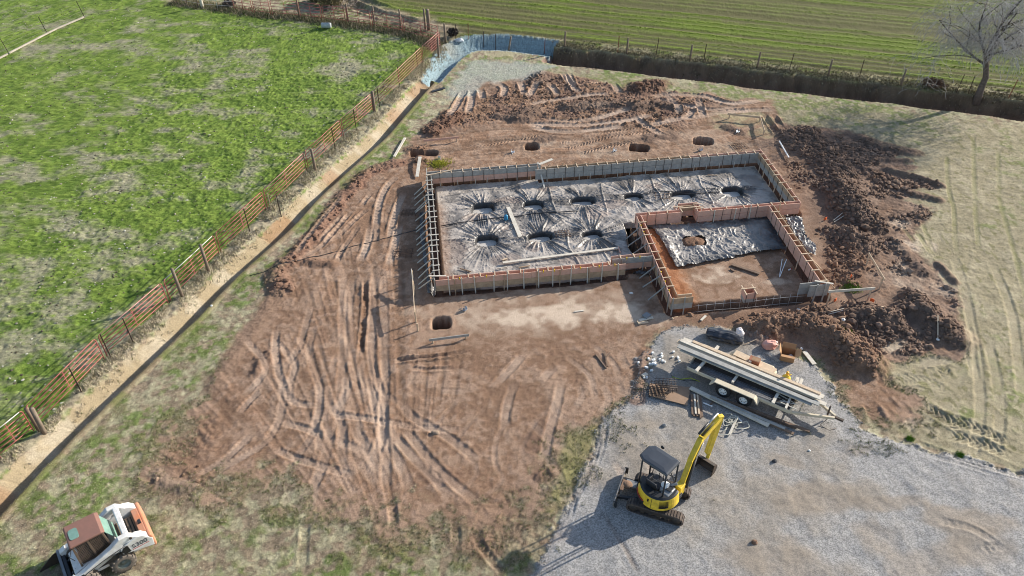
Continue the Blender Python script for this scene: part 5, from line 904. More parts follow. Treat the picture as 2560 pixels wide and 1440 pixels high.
MB().box((-1.05,0,1.58),(.2,1.3,.15)).build('arm_crossbar',M_SKW,sk,bevel=.04)
MB().prism([(-1.80,.55),(-1.66,.5),(-1.60,1.12),(-1.68,1.2),(-1.78,1.16)],-.86,.86).build('rear_door',M_ORG,sk,bevel=.05); MB().box((-1.55,0,1.16),(.22,1.18,.06)).build('door_top',M_ORG,sk,bevel=.02); MB().box((-1.57,.1,1.23),(.1,.16,.07)).build('door_latch',M_BLK,sk)
MB().box((-1.12,0,1.05),(.66,.86,.12)).build('engine_cover',M_TAN,sk,bevel=.02)
for k in range(6): MB().box((-1.36+k*.1,0,1.118),(.035,.78,.01)).build('vent_slot',M_SLOT,sk)
MB().box((-.72,0,1.0),(.1,.92,.2)).build('firewall',M_SKW,sk)
cab=MB()
for s_ in(-1,1):
    y=.44*s_
    for p,q in(((-.52,.75),(-.46,1.96)),((.55,.72),(.50,1.96)),((0,.8),(.03,1.96))): cab.beam((p[0],y,p[1]),(q[0],y,q[1]),.07,.05)
cb=cab.v and empty('cab',(0,0,0)); cb.parent=sk
for s_ in(-1,1):
    y=.44*s_
    for p,q in(((-.52,.75),(-.46,1.96)),((.55,.72),(.50,1.96)),((0,.8),(.03,1.96))): MB().beam((p[0],y,p[1]),(q[0],y,q[1]),.06,.05).build('cab_pillar',M_CAGE,cb)
    g_=MB()
    for k in range(19): x=-.46+k*.052; g_.beam((x,y,.90),(x,y,1.92),.014,.014)
    for k in range(14): z=.90+k*.075; g_.beam((-.5,y,z),(.52,y,z),.014,.014)
    g_.build('side_mesh',M_CAGE,cb)
MB().prism([(-.50,1.96),(.56,1.96),(.60,2.0),(.55,2.06),(-.44,2.06),(-.56,1.99)],-.50,.50).build('cab_roof',M_RUST,cb,bevel=.03)
hp=[(.40+.15*math.copysign(abs(math.cos(t))**.45,math.cos(t))-.05,.0+.235*math.copysign(abs(math.sin(t))**.45,math.sin(t))) for t in np.linspace(0,2*math.pi,24,endpoint=False)]
MB().plan([(x-.02,y) for x,y in hp],2.061,2.078).build('roof_hatch',M_HATCH,cb)
MB().add([(-.5,-.42,1.94),(-.5,.42,1.94),(-.78,.40,1.28),(-.78,-.40,1.28),(-.52,-.42,1.94),(-.52,.42,1.94),(-.8,.40,1.28),(-.8,-.40,1.28)],[(0,1,2,3),(7,6,5,4),(0,4,5,1),(1,5,6,2),(2,6,7,3),(3,7,4,0)]).build('rear_window',M_HATCH,cb)
MB().box((-.1,0,1.3),(.5,.5,.12)).build('seat',M_BLK,cb,bevel=.03); MB().beam((-.32,0,1.3),(-.42,0,1.75),.48,.1,up=(1,0,0)).build('seat_back',M_BLK,cb,bevel=.03); MB().box((.0,0,.98),(1.0,.80,.52)).build('cab_tub',M_BLK,cb)
for s_ in(-1,1):
    MB().tube([(-.9,s_*.87,1.28),(-.3,s_*.87,1.16),(.5,s_*.86,.9),(.95,s_*.86,.6)],.014,5).build('hydraulic_hose',M_BLK,sk)
    for (x,z) in((-1.15,1.5),(.98,.42),(-.9,1.2)): MB().lathe([(0,-.02),(.05,-.02),(.05,.02),(0,.02)],(x,.85*s_+.01*s_,z),(0,1,0),10).build('pivot_pin',M_DARK,sk)
    MB().box((.62,.845*s_,.90),(.1,.012,.07)).build('warning_label',M_BLK,sk)
MB().tube([(.56,.46,1.9),(.70,.56,1.7),(.62,.56,1.45)],.014,5).build('grab_rail',M_BLK,sk)
# front plates and bucket
MB().prism([(.80,.3),(1.0,.28),(1.08,.8),(.86,.92)],-.82,-.60).build('arm_foot',M_SKW,sk,bevel=.02); MB().prism([(.80,.3),(1.0,.28),(1.08,.8),(.86,.92)],.60,.82).build('arm_foot',M_SKW,sk,bevel=.02)
MB().box((1.02,0,.42),(.1,1.2,.5)).build('bucket_mount',M_BLK,sk); 
for y in(-.3,.3): MB().tube([(.75,y,.75),(1.05,y,.5)],.05,8).build('tilt_cylinder',M_BLK,sk)
b=MB();o=[(1.12,.62),(1.06,.3),(1.10,.06),(1.30,.0),(1.95,.0)];n=len(o)
b.add([Vector((x,y,z)) for y in(-.95,.95) for x,z in o],[(k,k+1,k+1+n,k+n) for k in range(n-1)]); b.add([Vector((x+.02,y,z+.025)) for y in(-.95,.95) for x,z in o],[(k,k+1,k+1+n,k+n) for k in range(n-1)])
for y in(-.95,.95): b.prism([(1.12,.62),(1.06,.3),(1.10,.06),(1.30,.0),(1.95,.0),(1.9,.12),(1.35,.55)],y-.012,y+.012)
bk=b.build('bucket',M_DARK,sk); MB().box((1.14,0,.65),(.09,1.92,.05)).build('bucket_top_edge',M_GRYP,bk)
def lettering(txt,size,T,m,parent,name='lettering'):
    cu_=bpy.data.curves.new('t','FONT');cu_.body=txt;cu_.size=size;cu_.extrude=.004;cu_.align_x='CENTER';o=bpy.data.objects.new('t',cu_);COL.objects.link(o);bpy.context.view_layer.update()
    me=bpy.data.meshes.new_from_object(o.evaluated_get(bpy.context.evaluated_depsgraph_get()));me.transform(T);me.materials.clear();me.materials.append(m);bpy.data.objects.remove(o);q=bpy.data.objects.new(name,me);COL.objects.link(q);q.parent=parent;return q
for s_ in(-1,1):
    T_=Matrix.Translation((-1.32,.874*s_,.98))@Matrix.Rotation(math.pi if s_>0 else 0,4,'Z')@Matrix.Rotation(math.pi/2,4,'X'); lettering('S300',.27,T_,M_BLK,sk)
    MB().box((-1.32,.872*s_,.92),(.56,.008,.022)).build('red_line',M_DECR,sk)
# ------------------------------------------------------------------ trailer
M_CREAM=mat('cream_trailer_paint',(.68,.60,.45),.5,0,.2,3,col2=(.55,.46,.33)); M_ROD=mat('grey_rod',(.22,.22,.235),.55,.4,.4,9); M_TYR2=mat('black_tyre',(.03,.03,.032),.85,0,.3,8)
TA=R_(-35.5); TO=Vector((9.98,23.63,gz(9.98,23.63))); tr_=empty('flatbed_trailer',TO,TA); tag(tr_,'cream flatbed trailer with two wheels a side, loaded with lumber and rebar','trailer')
TT=Matrix.Translation(TO)@Matrix.Rotation(TA,4,'Z')
for y in(-.86,.86): MB().box((0,y,.56),(4.6,.07,.15)).build('side_rail',M_CREAM,tr_,bevel=.008)
for x in(-2.28,2.28): MB().box((x,0,.56),(.07,1.66,.13)).build('end_rail',M_CREAM,tr_,bevel=.008)
for x in np.linspace(-1.8,1.8,7): MB().box((x,0,.53),(.06,1.65,.08)).build('cross_member',M_CREAM,tr_)
MB().box((0,0,.575),(4.5,1.62,.02)).build('deck',mat('dark_deck',(.09,.075,.065),.9,0,.4,6),tr_)
for s_ in(-1,1): MB().beam((2.3,.80*s_,.50),(3.9,.06*s_,.46),.08,.12).build('tongue_bar',M_CREAM,tr_)
MB().beam((3.75,0,.47),(4.25,0,.46),.1,.09).build('coupler',M_DARK,tr_); MB().tube([(3.6,.1,.1),(3.6,.1,.85)],.035,8).build('tongue_jack',M_DARK,tr_); MB().tube([(3.7,-.1,.4),(3.5,-.35,.05),(3.9,-.4,.03),(4.1,-.15,.05)],.015,5).build('safety_chain',M_DARK,tr_)
MB().tube([(2.6,-.62,.5),(2.6,.62,.5)],.03,6).build('tongue_brace',M_CREAM,tr_)
for x in(-.5,.42):
    for s_ in(-1,1):
        y=1.02*s_; wh=empty('wheel',(x,y,.34)); wh.parent=tr_
        MB().lathe([(.19,-.10),(.30,-.105),(.335,-.07),(.34,0),(.335,.07),(.30,.105),(.19,.10)],(0,0,0),(0,1,0),26).build('tyre',M_TYR2,wh); MB().lathe([(.195,.07*s_),(.18,.095*s_),(.16,.05*s_),(.07,.07*s_),(.05,.10*s_),(0,.10*s_)],(0,0,0),(0,1,0),24).build('rim',M_WHT,wh)
        for k in range(6): a=k*math.pi/3; MB().lathe([(0,.073*s_),(.018,.073*s_),(.018,.078*s_),(0,.078*s_)],(.12*math.cos(a),0,.12*math.sin(a)),(0,1,0),8).build('rim_hole',M_SLOT,wh)
for s_ in(-1,1):
    a,b_=(.90,1.17) if s_>0 else(-1.17,-.90); MB().prism([(-1.12,.50),(-.92,.74),(.84,.74),(1.04,.50),(1.04,.46),(.98,.47),(.81,.705),(-.89,.705),(-1.06,.47),(-1.12,.46)],a,b_).build('fender',M_CREAM,tr_,bevel=.012)
def on_tr(x,y,z): return TT@Vector((x,y,z))
# bunks, lumber and rebar lying on it
for i,(x,w_,l) in enumerate(((-1.75,.12,2.0),(-.25,.1,1.5),(1.55,.12,1.9),(2.05,.09,1.9))):
    o=MB().beam((0,-l/2,0),(0,l/2,0),w_,.10).build('bunk_timber',M_BLEACH,loc=on_tr(x,.0,.72),rz=TA+.05*i-.08); tag(o,f'{ORD[i]} pale bunk timber across the trailer bed from the tail end','timber','bunk timbers across the trailer')
LB=[(-.33,.0,.235,.04,M_BLEACH),(-.08,.05,.19,.04,M_GREY),(.12,-.12,.19,.04,M_NEW),(.33,.1,.2,.04,M_GREY),(-.35,.0,.2,.04,M_GREY),(-.1,.2,.2,.04,M_BLEACH),(.12,.0,.2,.04,M_GREY),(.34,-.1,.18,.04,M_BLEACH),(-.28,.05,.24,.045,M_GREY),(-.02,-.15,.24,.045,M_NEW),(.24,.1,.22,.045,M_BLEACH),(.05,0,.18,.045,M_BLEACH),(.27,.2,.14,.045,M_NEW)]
for i,(y,dx,w_,h,m) in enumerate(LB):
    row=0 if i<4 else 1 if i<8 else 2 if i<11 else 3; z=.80+row*.056+.02; L=6.0+random.uniform(-.5,.5)
    o=MB().beam((-L/2,0,0),(L/2,random.uniform(-.06,.06),0),w_,h).build('lumber_plank',m,loc=on_tr(dx,y+.12,z),rz=TA+random.uniform(-.006,.006)); tag(o,f'long {"grey" if m is M_GREY else "pale"} plank on the trailer, {ORD[i%4 if row<2 else i-8 if row==2 else i-11]} across from the near side in the {["bottom","second","third","top"][row]} layer','plank','planks stacked along the trailer')
for i,(y,L,x,n) in enumerate(((-.62,4.2,-.1,34),(.62,3.9,-.2,30))):
    root=empty('rebar_bundle',on_tr(x,y,.6),TA); tag(root,['bundle of grey reinforcing rods on the near edge of the trailer','bundle of dark rusty reinforcing rods on the far edge of the trailer'][i],'rebar')
    for k in range(n): 
        yy=random.uniform(-.2,.2);z=.012+abs(random.gauss(0,.03)); MB().tube([(-L/2+random.uniform(-.3,.2),yy,z),(0,yy+random.uniform(-.03,.03),z+.01),(L/2+random.uniform(-.2,.3),yy+random.uniform(-.05,.05),z)],.011,4).build('rod',M_REBAR if i else M_ROD,root)
o=MB().box((0,0,0),(1.9,.36,.05)).build('far_side_board',M_NEW,loc=on_tr(.05,.95,.74),rz=TA-.08); tag(o,'short wide pale board on the far edge of the trailer','board')

# ------------------------------------------------------------------ loose timber, batter boards and site litter
def plank(a,b,w,h,m,label,za=.03,zb=None,cat='plank',group=None,name='loose_plank',z=0):
    p=at(*a,za,z);q=at(*b,za if zb is None else zb,z); o=MB().beam((0,0,0),q-p,w,h).build(name,m,loc=p); tag(o,label,cat,group); return o
def sheet_plank(a,b,w,h,m,label,z=.14,cat='plank',name='loose_plank'):
    p=Vector(G(*a,z));q=Vector(G(*b,z));o=MB().beam((0,0,0),q-p,w,h).build(name,m,loc=p);tag(o,label,cat);return o
sheet_plank((1270,518),(1301,593),.22,.04,M_BLEACH,'bleached plank lying on the black sheet between the upper and lower pits'); 
sheet_plank((1257,657),(1546,620),.15,.06,M_BLEACH,'long pale beam lying on the sheet along the near wall'); sheet_plank((1256,650),(1268,646),.1,.05,M_NEW,'short board end beside the left end of the long pale beam',.1); sheet_plank((1545,617),(1551,632),.06,.05,M_PINK,'short reddish stake at the right end of the long pale beam',.15); sheet_plank((1242,671),(1268,667),.05,.04,M_BLEACH,'thin pale stick on the sheet just inside the near wall',.1); sheet_plank((1297,669),(1325,664),.05,.04,M_TANB,'thin tan stick on the sheet inside the near wall, right of another stick',.1); sheet_plank((1769,437),(1793,438),.05,.03,M_BROWN,'thin dark stick on the sheet near the far wall',.08); sheet_plank((1150,671),(1178,679),.05,.04,M_BROWN,'dark stick on the sheet in the lower left corner',.08)
def rgrid(px,py,label,n=4,m_=4,s=.8,rot=0,z=.1,on=True,mt=None):
    g=Vector(G(px,py,z)) if on else at(px,py,.05); root=empty('rebar_mat',g,rot); tag(root,label,'rebar mat')
    for k in range(n): x=-s/2+s*k/(n-1); MB().tube([(x,-s*.45,0),(x,s*.45,0)],.014,4).build('rod',mt or M_REBAR,root)
    for k in range(m_): y=-s*.36+s*.72*k/(m_-1); MB().tube([(-s*.58,y,.018),(s*.58,y,.018)],.014,4).build('rod',mt or M_REBAR,root)
rgrid(1406,584,'square mat of dark rebar on the sheet between the lower pits',5,4,.75,.1); rgrid(1656,490,'square mat of dark rebar on the sheet between two upper right pits',4,3,.8,-.1,.12); rgrid(1024,533,'square rebar mat on dirt left of the forms, upper one',5,5,.8,-.1,on=False); rgrid(1009,634,'square rebar mat on dirt left of the forms, lower one',4,4,.9,0,on=False); rgrid(1848,366,'square rebar mat on dirt beyond the far right form corner',4,4,.9,.2,on=False)
M_BLUE=mat('blue_pump',(.03,.22,.40),.4,0,.1,5)
root=empty('pump',Vector(G(1265,549,.1))); tag(root,'small bright blue pump standing on the black sheet','pump'); MB().lathe([(0,0),(.11,0),(.12,.05),(.11,.26),(.07,.31),(0,.31)],(0,0,0)).build('pump_body',M_BLUE,root); MB().tube([(0,0,.3),(.0,.08,.38),(0,.16,.3)],.018,6).build('pump_handle',M_BLK,root); MB().tube([(.1,0,.1),(.2,0,.1)],.03,8).build('pump_outlet',M_DARK,root)
def hose(px,r,m,label,z=.1,on=True,cat='hose',name='hose'):
    P=[(Vector(G(a,b,z)) if on else at(a,b,r)) for a,b in px]; W3=np.array([p[:] for p in P]); S2_=smooth(W3[:,:2],.25); zz=np.interp(np.linspace(0,1,len(S2_)),np.linspace(0,1,len(W3)),W3[:,2])
    if not on: zz=np.array([gz(x,y)+r*.7 for x,y in S2_])
    o=MB().tube([Vector((x,y,z_)) for (x,y),z_ in zip(S2_,zz)],r,6).build(name,m); tag(o,label,cat); return o
hose([(1103,565),(1140,558),(1190,551),(1240,545),(1290,541),(1340,533),(1400,530),(1445,527)],.028,M_BLK,'thin dark hose running across the black sheet past the blue pump')
hose([(1268,545),(1282,556),(1278,572),(1240,580),(1200,577),(1183,566),(1190,556),(1215,551)],.016,M_GRYP,'thin grey hose looped on the sheet beside the blue pump')
hose([(1490,488),(1540,487),(1600,486),(1665,478),(1720,484),(1790,480)],.018,M_BLK,'thin dark cord between the upper right pits')
hose([(625,690),(700,672),(760,652),(840,630),(900,612),(980,592),(1050,573)],.02,M_BLK,'dark cord crossing the rutted dirt to the left form wall',on=False,cat='cord')
# batter boards
def batter(posts,boards,label,h=.75):
    root=empty('batter_board',at(*posts[0][:2])); o0=Vector(root.location); tag(root,label,'batter board'); tops=[]
    for (x,y,hh) in posts: p=at(x,y,-.2)-o0; MB().beam(p,p+Vector((0,0,hh+.2)),.07,.05).build('stake',M_NEW,root); tops.append(p+Vector((0,0,hh+.16)))
    for i,j,m in boards: a,b=tops[i],tops[j]; d=(b-a).normalized()*.15; MB().beam(a-d-Vector((0,.045,0)),b+d-Vector((0,.045,0)),.03,.14).build('board',m,root)
batter([(2163,668,.75),(2197,724,.8)],[(0,1,M_NEW)],'batter board right of the smaller bay, running away from the camera'); batter([(2066,763,.95),(2168,752,.85)],[(0,1,M_BLEACH)],'batter board at the near right form corner with a tall pale post')
batter([(1036,738,.9),(1040,805,.8),(1045,828,.5)],[(0,1,M_NEW)],'batter board left of the near left form corner, seen end on'); batter([(1033,708,.8),(1036,733,.6)],[(0,1,M_BLEACH)],'short pale batter board beyond the one by the near left form corner')
batter([(1066,360,.35),(1142,354,.35)],[(0,1,M_PINK)],'low reddish batter board beyond the far left pier hole'); batter([(1822,297,.4),(1898,304,.4),(1908,337,.4)],[(0,1,M_NEW),(1,2,M_NEW)],'L-shaped batter board on the pale patch beyond the far right corner')
batter([(1082,858,.3),(1165,847,.3)],[(0,1,M_GREY)],'low grey batter board in front of the near pier hole')
plank((1013,349),(986,396),.16,.04,M_BLEACH,'pale plank on the grass left of the far left pier hole',.12,.12); plank((1051,403),(1043,446),.20,.04,M_BLEACH,'pale plank lying beside the far left form corner',.12,.12); plank((1947,358),(1971,399),.07,.07,M_WHT,'white pole lying on dark soil beyond the far right form corner',.15,.15)
plank((1594,809),(1699,784),.24,.05,M_NEW,'tan plank on the dirt at the head of the gravel',.06,.1); plank((1598,803),(1632,796),.14,.04,M_BLEACH,'short pale board crossing behind the tan plank',.06,.06); plank((1610,797),(1622,789),.3,.1,M_GRYP,'grey block beside the tan plank at the head of the gravel',.1,.1,'block',name='block'); plank((1680,798),(1702,785),.07,.04,M_NEW,'thin stick under the right end of the tan plank',.05,.05); plank((1752,804),(1764,792),.10,.04,M_BLEACH,'small pale offcut on dirt above the black plastic bundle',.05,.05)
plank((1436,780),(1460,777),.08,.03,M_BLEACH,'thin pale stick on the trampled dirt in front of the forms',.03); plank((1489,887),(1516,922),.06,.05,M_BROWN,'dark stick on dirt, left one of a crossed pair',.04); plank((1511,880),(1519,918),.06,.05,M_BROWN,'dark stick on dirt, right one of a crossed pair',.06); plank((1515,895),(1524,885),.05,.04,M_BROWN,'short dark stick on top of the crossed pair',.08)
plank((1829,664),(1898,687),.14,.07,M_BROWN,'dark plank on the bare soil inside the smaller bay',.06,.06); plank((1826,674),(1836,680),.09,.05,M_BROWN,'short dark offcut beside the dark plank in the smaller bay',.04)
for i,(a,b) in enumerate((((1948,694),(1952,661)),((1949,693),(1963,662)),((1950,692),(1960,668)))): plank(a,b,.03,.03,M_WHT,f'thin pale rod leaning in the smaller bay, {["left","right","middle"][i]} of three',.03,.35,'rod',name='thin_rod')
root=empty('paint_can',at(1974,677,.05),.6); tag(root,'small red and white spray can on the soil of the smaller bay','can'); MB().tube([(-.1,0,.04),(.05,0,.04)],.04,10).build('can_body',M_WHT,root); MB().tube([(.05,0,.04),(.12,0,.04)],.04,10).build('can_cap',M_DECR,root)
# marker flags, lathes and caps
M_FLAG=mat('orange_flag',(.85,.16,.04),.6,0,.1,4)
def marker(px,py,label,h=.35,lean=.1,rot=0):
    root=empty('marker_flag',at(px,py),rot); tag(root,label,'flag'); MB().tube([(0,0,-.1),(lean,0,h)],.008,4).build('flag_wire',M_TPOST,root); b=MB();b.plan([(0,-.006),(.1,-.02),(.19,.03),(.19,.045),(.1,.0),(0,.006)],h-.18,h,Matrix.Translation((lean,0,0)));b.build('flag_cloth',M_FLAG,root)
marker(2123,712,'upright orange flag on a grass tuft by the near right form corner',.5,.03,1.2); marker(2078,757,'orange flag lying low below the pale batter board',.2,.15,.4); marker(2192,765,'orange flag on the dark heap right of the pale batter board',.25,.2,2.2); marker(2056,552,'small orange marker on soil right of the plastic flap',.2,.1,.3); marker(1091,816,'small red marker in the near pier hole',.2,.05)
def lathe_(a,b,label): 
    root=empty('survey_stake',at(*a,.05)); tag(root,label,'stake'); o0=Vector(root.location); q=at(*b,.12)-o0; MB().beam((0,0,0),q,.05,.02).build('lath',M_NEW,root); MB().lathe([(0,-.02),(.07,-.02),(.08,0),(0,.03)],(0,0,.02)).build('cap',M_WHT,root)
lathe_((2166,798),(2206,780),'fallen white survey stake on the middle soil heap'); lathe_((2342,855),(2334,812),'fallen white survey stake on the right-hand soil heap')
root=empty('capped_pipe',at(2103,815)); tag(root,'white pipe cap standing by a green tuft on the soil heap','pipe'); MB().lathe([(.07,-.1),(.07,.22),(.085,.22),(.085,.27),(0,.27)],(0,0,0)).build('pipe',M_WHT,root); MB().lathe([(0,.275),(.05,.275),(.05,.285),(0,.285)],(0,0,0)).build('lid_mark',M_GRYP,root)
for a,b,l in(((2070,788),(2106,780),'thin pale rod on soil below the pale batter board, lower one'),((2074,783),(2108,775),'thin dark rod on soil below the pale batter board, upper one'),((2085,557),(2108,545),'thin pale rod on soil right of the plastic flap, lower one'),((2083,553),(2104,540),'thin pale rod on soil right of the plastic flap, upper one')): plank(a,b,.03,.03,M_BLEACH if 'pale' in l else M_STEEL,l,.08,.08,'rod',name='thin_rod')
M_ZINC=mat('zinc_bracket',(.55,.58,.62),.35,.7,.1,6)
for x,y,l in((1098,399,'zinc post anchor on dirt beside the far left form corner'),(1282,382,'zinc post anchor on dirt beside the second far pier hole'),(1537,378,'zinc post anchor on dirt left of the third far pier hole'),(1752,377,'zinc post anchor on dirt just beyond the far form wall'),(1163,776,'zinc post anchor on dirt right of the near pier hole'),(1844,333,'zinc post anchor near the L-shaped batter board')):
    root=empty('post_anchor',at(x,y,.0),random.uniform(0,3)); tag(root,l,'post anchor','zinc post anchors lying by the pier holes'); MB().box((0,0,.05),(.22,.16,.015)).build('base_plate',M_ZINC,root); MB().box((-.08,0,.13),(.012,.15,.16)).build('side_flange',M_ZINC,root); MB().box((.08,0,.13),(.012,.15,.16)).build('side_flange',M_ZINC,root); MB().tube([(0,0,.05),(0,.3,.02)],.012,5).build('anchor_bolt',M_ZINC,root)
# green tuft patches
for x,y,r_,l in((2128,720,.7,'bright green grass tuft under the upright orange flag'),(2112,832,.5,'bright green grass tuft beside the white pipe cap'),(2275,1097,.22,'bright green tuft at the gravel edge, left of two'),(2400,1138,.22,'bright green tuft at the gravel edge, right of two')):
    c=G(x,y);n=int(700*r_);a=rng.uniform(0,6.28,n);rr=r_*np.sqrt(rng.random(n))*rng.uniform(.3,1,n); s=np.stack([c[0]+rr*np.cos(a),c[1]+rr*np.sin(a)*.8],1); blades('grass_tuft',s,rng.uniform(.04,.12,n),.014,lambda xy,N:np.array((.13,.23,.03))*rng.uniform(.7,1.4,(N,1)),l)
n=420;c=G(1098,409);a=rng.normal(0,1,(n,2))*np.array((.35,.25)); blades('grass_tuft',c[:2]+a,rng.uniform(.08,.2,n),.015,lambda xy,N:np.array((.42,.42,.07))*rng.uniform(.7,1.3,(N,1)),'yellow-green weeds at the far left form corner')
# ---- round the trailer
b=MB(); rngs=np.random.default_rng(3); N_=40; Mr=26
P0=at(1764,840);P1=at(1856,862); ax=(P1-P0); L=ax.length; ang=math.atan2(ax.y,ax.x)
vs=[]
for i in range(N_):
    t=i/(N_-1); rad=.30*(1-.25*abs(2*t-1)**3)*(1 if .02<t<.98 else .75)
    for k in range(Mr):
        a=2*math.pi*k/Mr; r_=rad*(1+.25*(vn(np.array([t*9.]),np.array([k*.7]),2)[0]-.5)+.22*(vn(np.array([t*3.]),np.array([k*1.6]),5)[0]-.5)); vs.append((t*L,r_*1.15*math.cos(a),max(.0,.2+r_*.8*math.sin(a))))
b.add(vs,[(i*Mr+k,i*Mr+(k+1)%Mr,(i+1)*Mr+(k+1)%Mr,(i+1)*Mr+k) for i in range(N_-1) for k in range(Mr)]+[tuple(range(Mr)),tuple((N_-1)*Mr+k for k in range(Mr))],False)
o=b.build('plastic_bundle',mat('glossy_black_plastic',(.035,.037,.045),.28,0,.2,4,.3,spec=.7),loc=P0,rz=ang); tag(o,'crumpled bundle of glossy black plastic on gravel behind the trailer','plastic bundle')
def lump(name,px,py,sx,sy,sz,m,label,cat,seed=1,dz=0,z=None,rot=0,sub=3):
    bm=bmesh.new();bmesh.ops.create_icosphere(bm,subdivisions=sub,radius=1)
    for v in bm.verts:
        n=fbm(np.array([v.co.x*1.6+seed]),np.array([v.co.y*1.6+v.co.z*2.1]),3,seed)[0]; v.co*=.7+.6*n; v.co.x*=sx;v.co.y*=sy;v.co.z=max(v.co.z*sz,-.3*sz)
    me=bpy.data.meshes.new(name);bm.to_mesh(me);bm.free();me.materials.append(m);o=bpy.data.objects.new(name,me);COL.objects.link(o);o.location=at(px,py,sz*.28+dz) if z is None else Vector(G(px,py,z));o.rotation_euler.z=rot;tag(o,label,cat);return o
lump('plastic_bag',1922,870,.34,.24,.26,mat('salmon_bag',(.62,.27,.20),.5,0,.3,3,.3,col2=(.70,.42,.36)),'salmon-coloured plastic bag on gravel behind the trailer','bag',2)
lump('plastic_bag',1842,866,.18,.22,.2,mat('pale_bag',(.72,.66,.66),.5,0,.2,6,.3),'white and pink bag on the far edge of the trailer','bag',4,.75)
lump('foam_ball',2003,874,.07,.07,.07,M_WHT,'small white ball by the fallen pale plank behind the trailer','ball',5); lump('foam_ball',1940,859,.07,.07,.06,M_WHT,'small white ball beside the salmon bag','ball',6)
M_CARD=mat('cardboard',(.42,.24,.12),.8,0,.15,4); M_CARDI=mat('cardboard_inside',(.33,.2,.11),.8)
root=empty('cardboard_box',at(1966,898),-.35); tag(root,'open brown cardboard box with raised flaps on gravel behind the trailer','box')
for c,s in(((0,-.25,.2),(.6,.012,.4)),((0,.25,.2),(.6,.012,.4)),((-.3,0,.2),(.012,.49,.4)),((.3,0,.2),(.012,.49,.4))): MB().box(c,s).build('box_side',M_CARD,root)
MB().box((0,0,.02),(.58,.48,.012)).build('box_bottom',M_CARDI,root)
for p,q,w_ in(((.3,0,.4),(.52,0,.52),.5),((-.3,0,.4),(-.42,0,.62),.5)): MB().beam(p,q,.5,.01).build('flap',M_CARD,root)
for p,q in(((0,.25,.4),(0,.36,.62)),((0,-.25,.4),(0,-.42,.42))): MB().beam(p,q,.58,.01,up=(0,.5,.5)).build('flap',M_CARD,root)
for k in range(3): MB().box((-.1+.12*k,.05*k-.05,.06+.03*k),(.2,.16,.06),.4*k).build('packed_part',M_WHT if k!=1 else M_BLK,root)
g=on_tr(.05,.88,.78); root=empty('cardboard_box',g,TA+.1); tag(root,'small brown carton with a white label on the far board of the trailer','box'); MB().box((0,0,.1),(.46,.3,.2)).build('carton',mat('brown_carton',(.33,.13,.07),.7),root); MB().box((-.16,-.152,.1),(.12,.006,.12)).build('label',M_WHT,root); MB().box((.05,0,.203),(.34,.24,.004)).build('carton_opening',M_CARDI,root)
root=empty('yellow_jug',on_tr(1.55,.62,.78)); tag(root,'yellow jug with an orange cap on the far edge of the trailer','jug'); MB().lathe([(0,0),(.17,0),(.19,.05),(.18,.14),(.12,.22),(.05,.28),(.05,.31),(0,.31)],(0,0,0)).build('jug_body',mat('yellow_plastic',(.75,.52,.05),.4),root); MB().lathe([(.055,.30),(.065,.36),(.06,.44),(0,.45)],(0,0,0)).build('jug_cap',mat('orange_cap',(.85,.38,.02),.4),root); MB().tube([(.1,0,.2),(.17,0,.3),(.06,0,.33)],.02,6).build('jug_handle',mat('yellow_handle',(.7,.46,.04),.4),root)
for i,x in enumerate((1.45,1.95,2.15)): 
    o=MB().box((0,0,0),(.12,.85,.05)).build('crate_slat',M_BLEACH,loc=on_tr(x,.68,.70+.01*i),rz=TA+.05*i); tag(o,f'pale slat beside the yellow jug on the trailer, {ORD[i]} from the tail','slat','slats beside the yellow jug')
for i in range(11): 
    o=MB().beam((-.35,0,0),(.35,random.uniform(-.05,.05),.02),.03,.03).build('short_rod',M_DARK if i%2 else M_BLEACH,loc=on_tr(1.72+random.uniform(-.1,.1)+.04*i,-.55+.0*i+random.uniform(-.2,.2),.64+.01*i),rz=TA+random.uniform(-.5,.5)); tag(o,'short rod among the loose rods on the near front corner of the trailer','rod','short rods on the near front corner of the trailer')
M_WIRES=mat('bright_wire',(.5,.5,.5),.35,.6,.2,8)
root=empty('wire_bundle',at(1925,893)); tag(root,'fan of bright tie wires on gravel beside the cardboard box','wire')
for k in range(26): a=-1.0+random.uniform(-.28,.28); x=random.uniform(-.15,.15); MB().tube([(x-.45*math.cos(a),-.45*math.sin(a),.02),(x,0,.06+random.random()*.05),(x+.45*math.cos(a),.45*math.sin(a),.02)],.006,4).build('wire',M_WIRES,root)
plank((2010,882),(2035,915),.2,.04,M_BLEACH,'short pale plank on gravel right of the cardboard box',.05,.05); plank((1860,866),(1890,858),.03,.03,M_NEW,'thin stick on gravel behind the trailer beside the black bundle',.03)
# white spacer blocks
for i in range(27):
    if i<21: x=1629+random.gauss(0,16);y=914+random.gauss(0,11)-(x-1629)*.45
    elif i<25: x,y=1692+random.uniform(-12,14),902+random.uniform(-7,5)
    else: x,y=1626+3*i-75,932+random.uniform(-2,4)
    s_=random.uniform(.075,.10); o=MB().box((0,0,s_/2),(s_*1.1,s_,s_)).build('spacer_block',M_WHT,loc=at(x,y,-.005),bevel=.008,rz=random.uniform(0,1.5)); tag(o,'small white cube among the scattered spacer blocks on gravel left of the trailer','block','white spacer blocks scattered on the gravel')
o=MB().box((0,0,.05),(.26,.18,.09)).build('paving_block',M_BLEACH,loc=at(1611,944),bevel=.01,rz=.6); tag(o,'flat pale block below the scattered white cubes','block')
hose([(1680,945),(1700,952),(1725,949),(1748,958)],.018,mat('lime_cord',(.55,.65,.05),.5),'short lime-green cord on gravel in the shade of the trailer',on=False,cat='cord'); hose([(1676,940),(1690,950),(1715,956),(1740,955)],.012,M_BLK,'short black cord beside the lime-green cord',on=False,cat='cord')
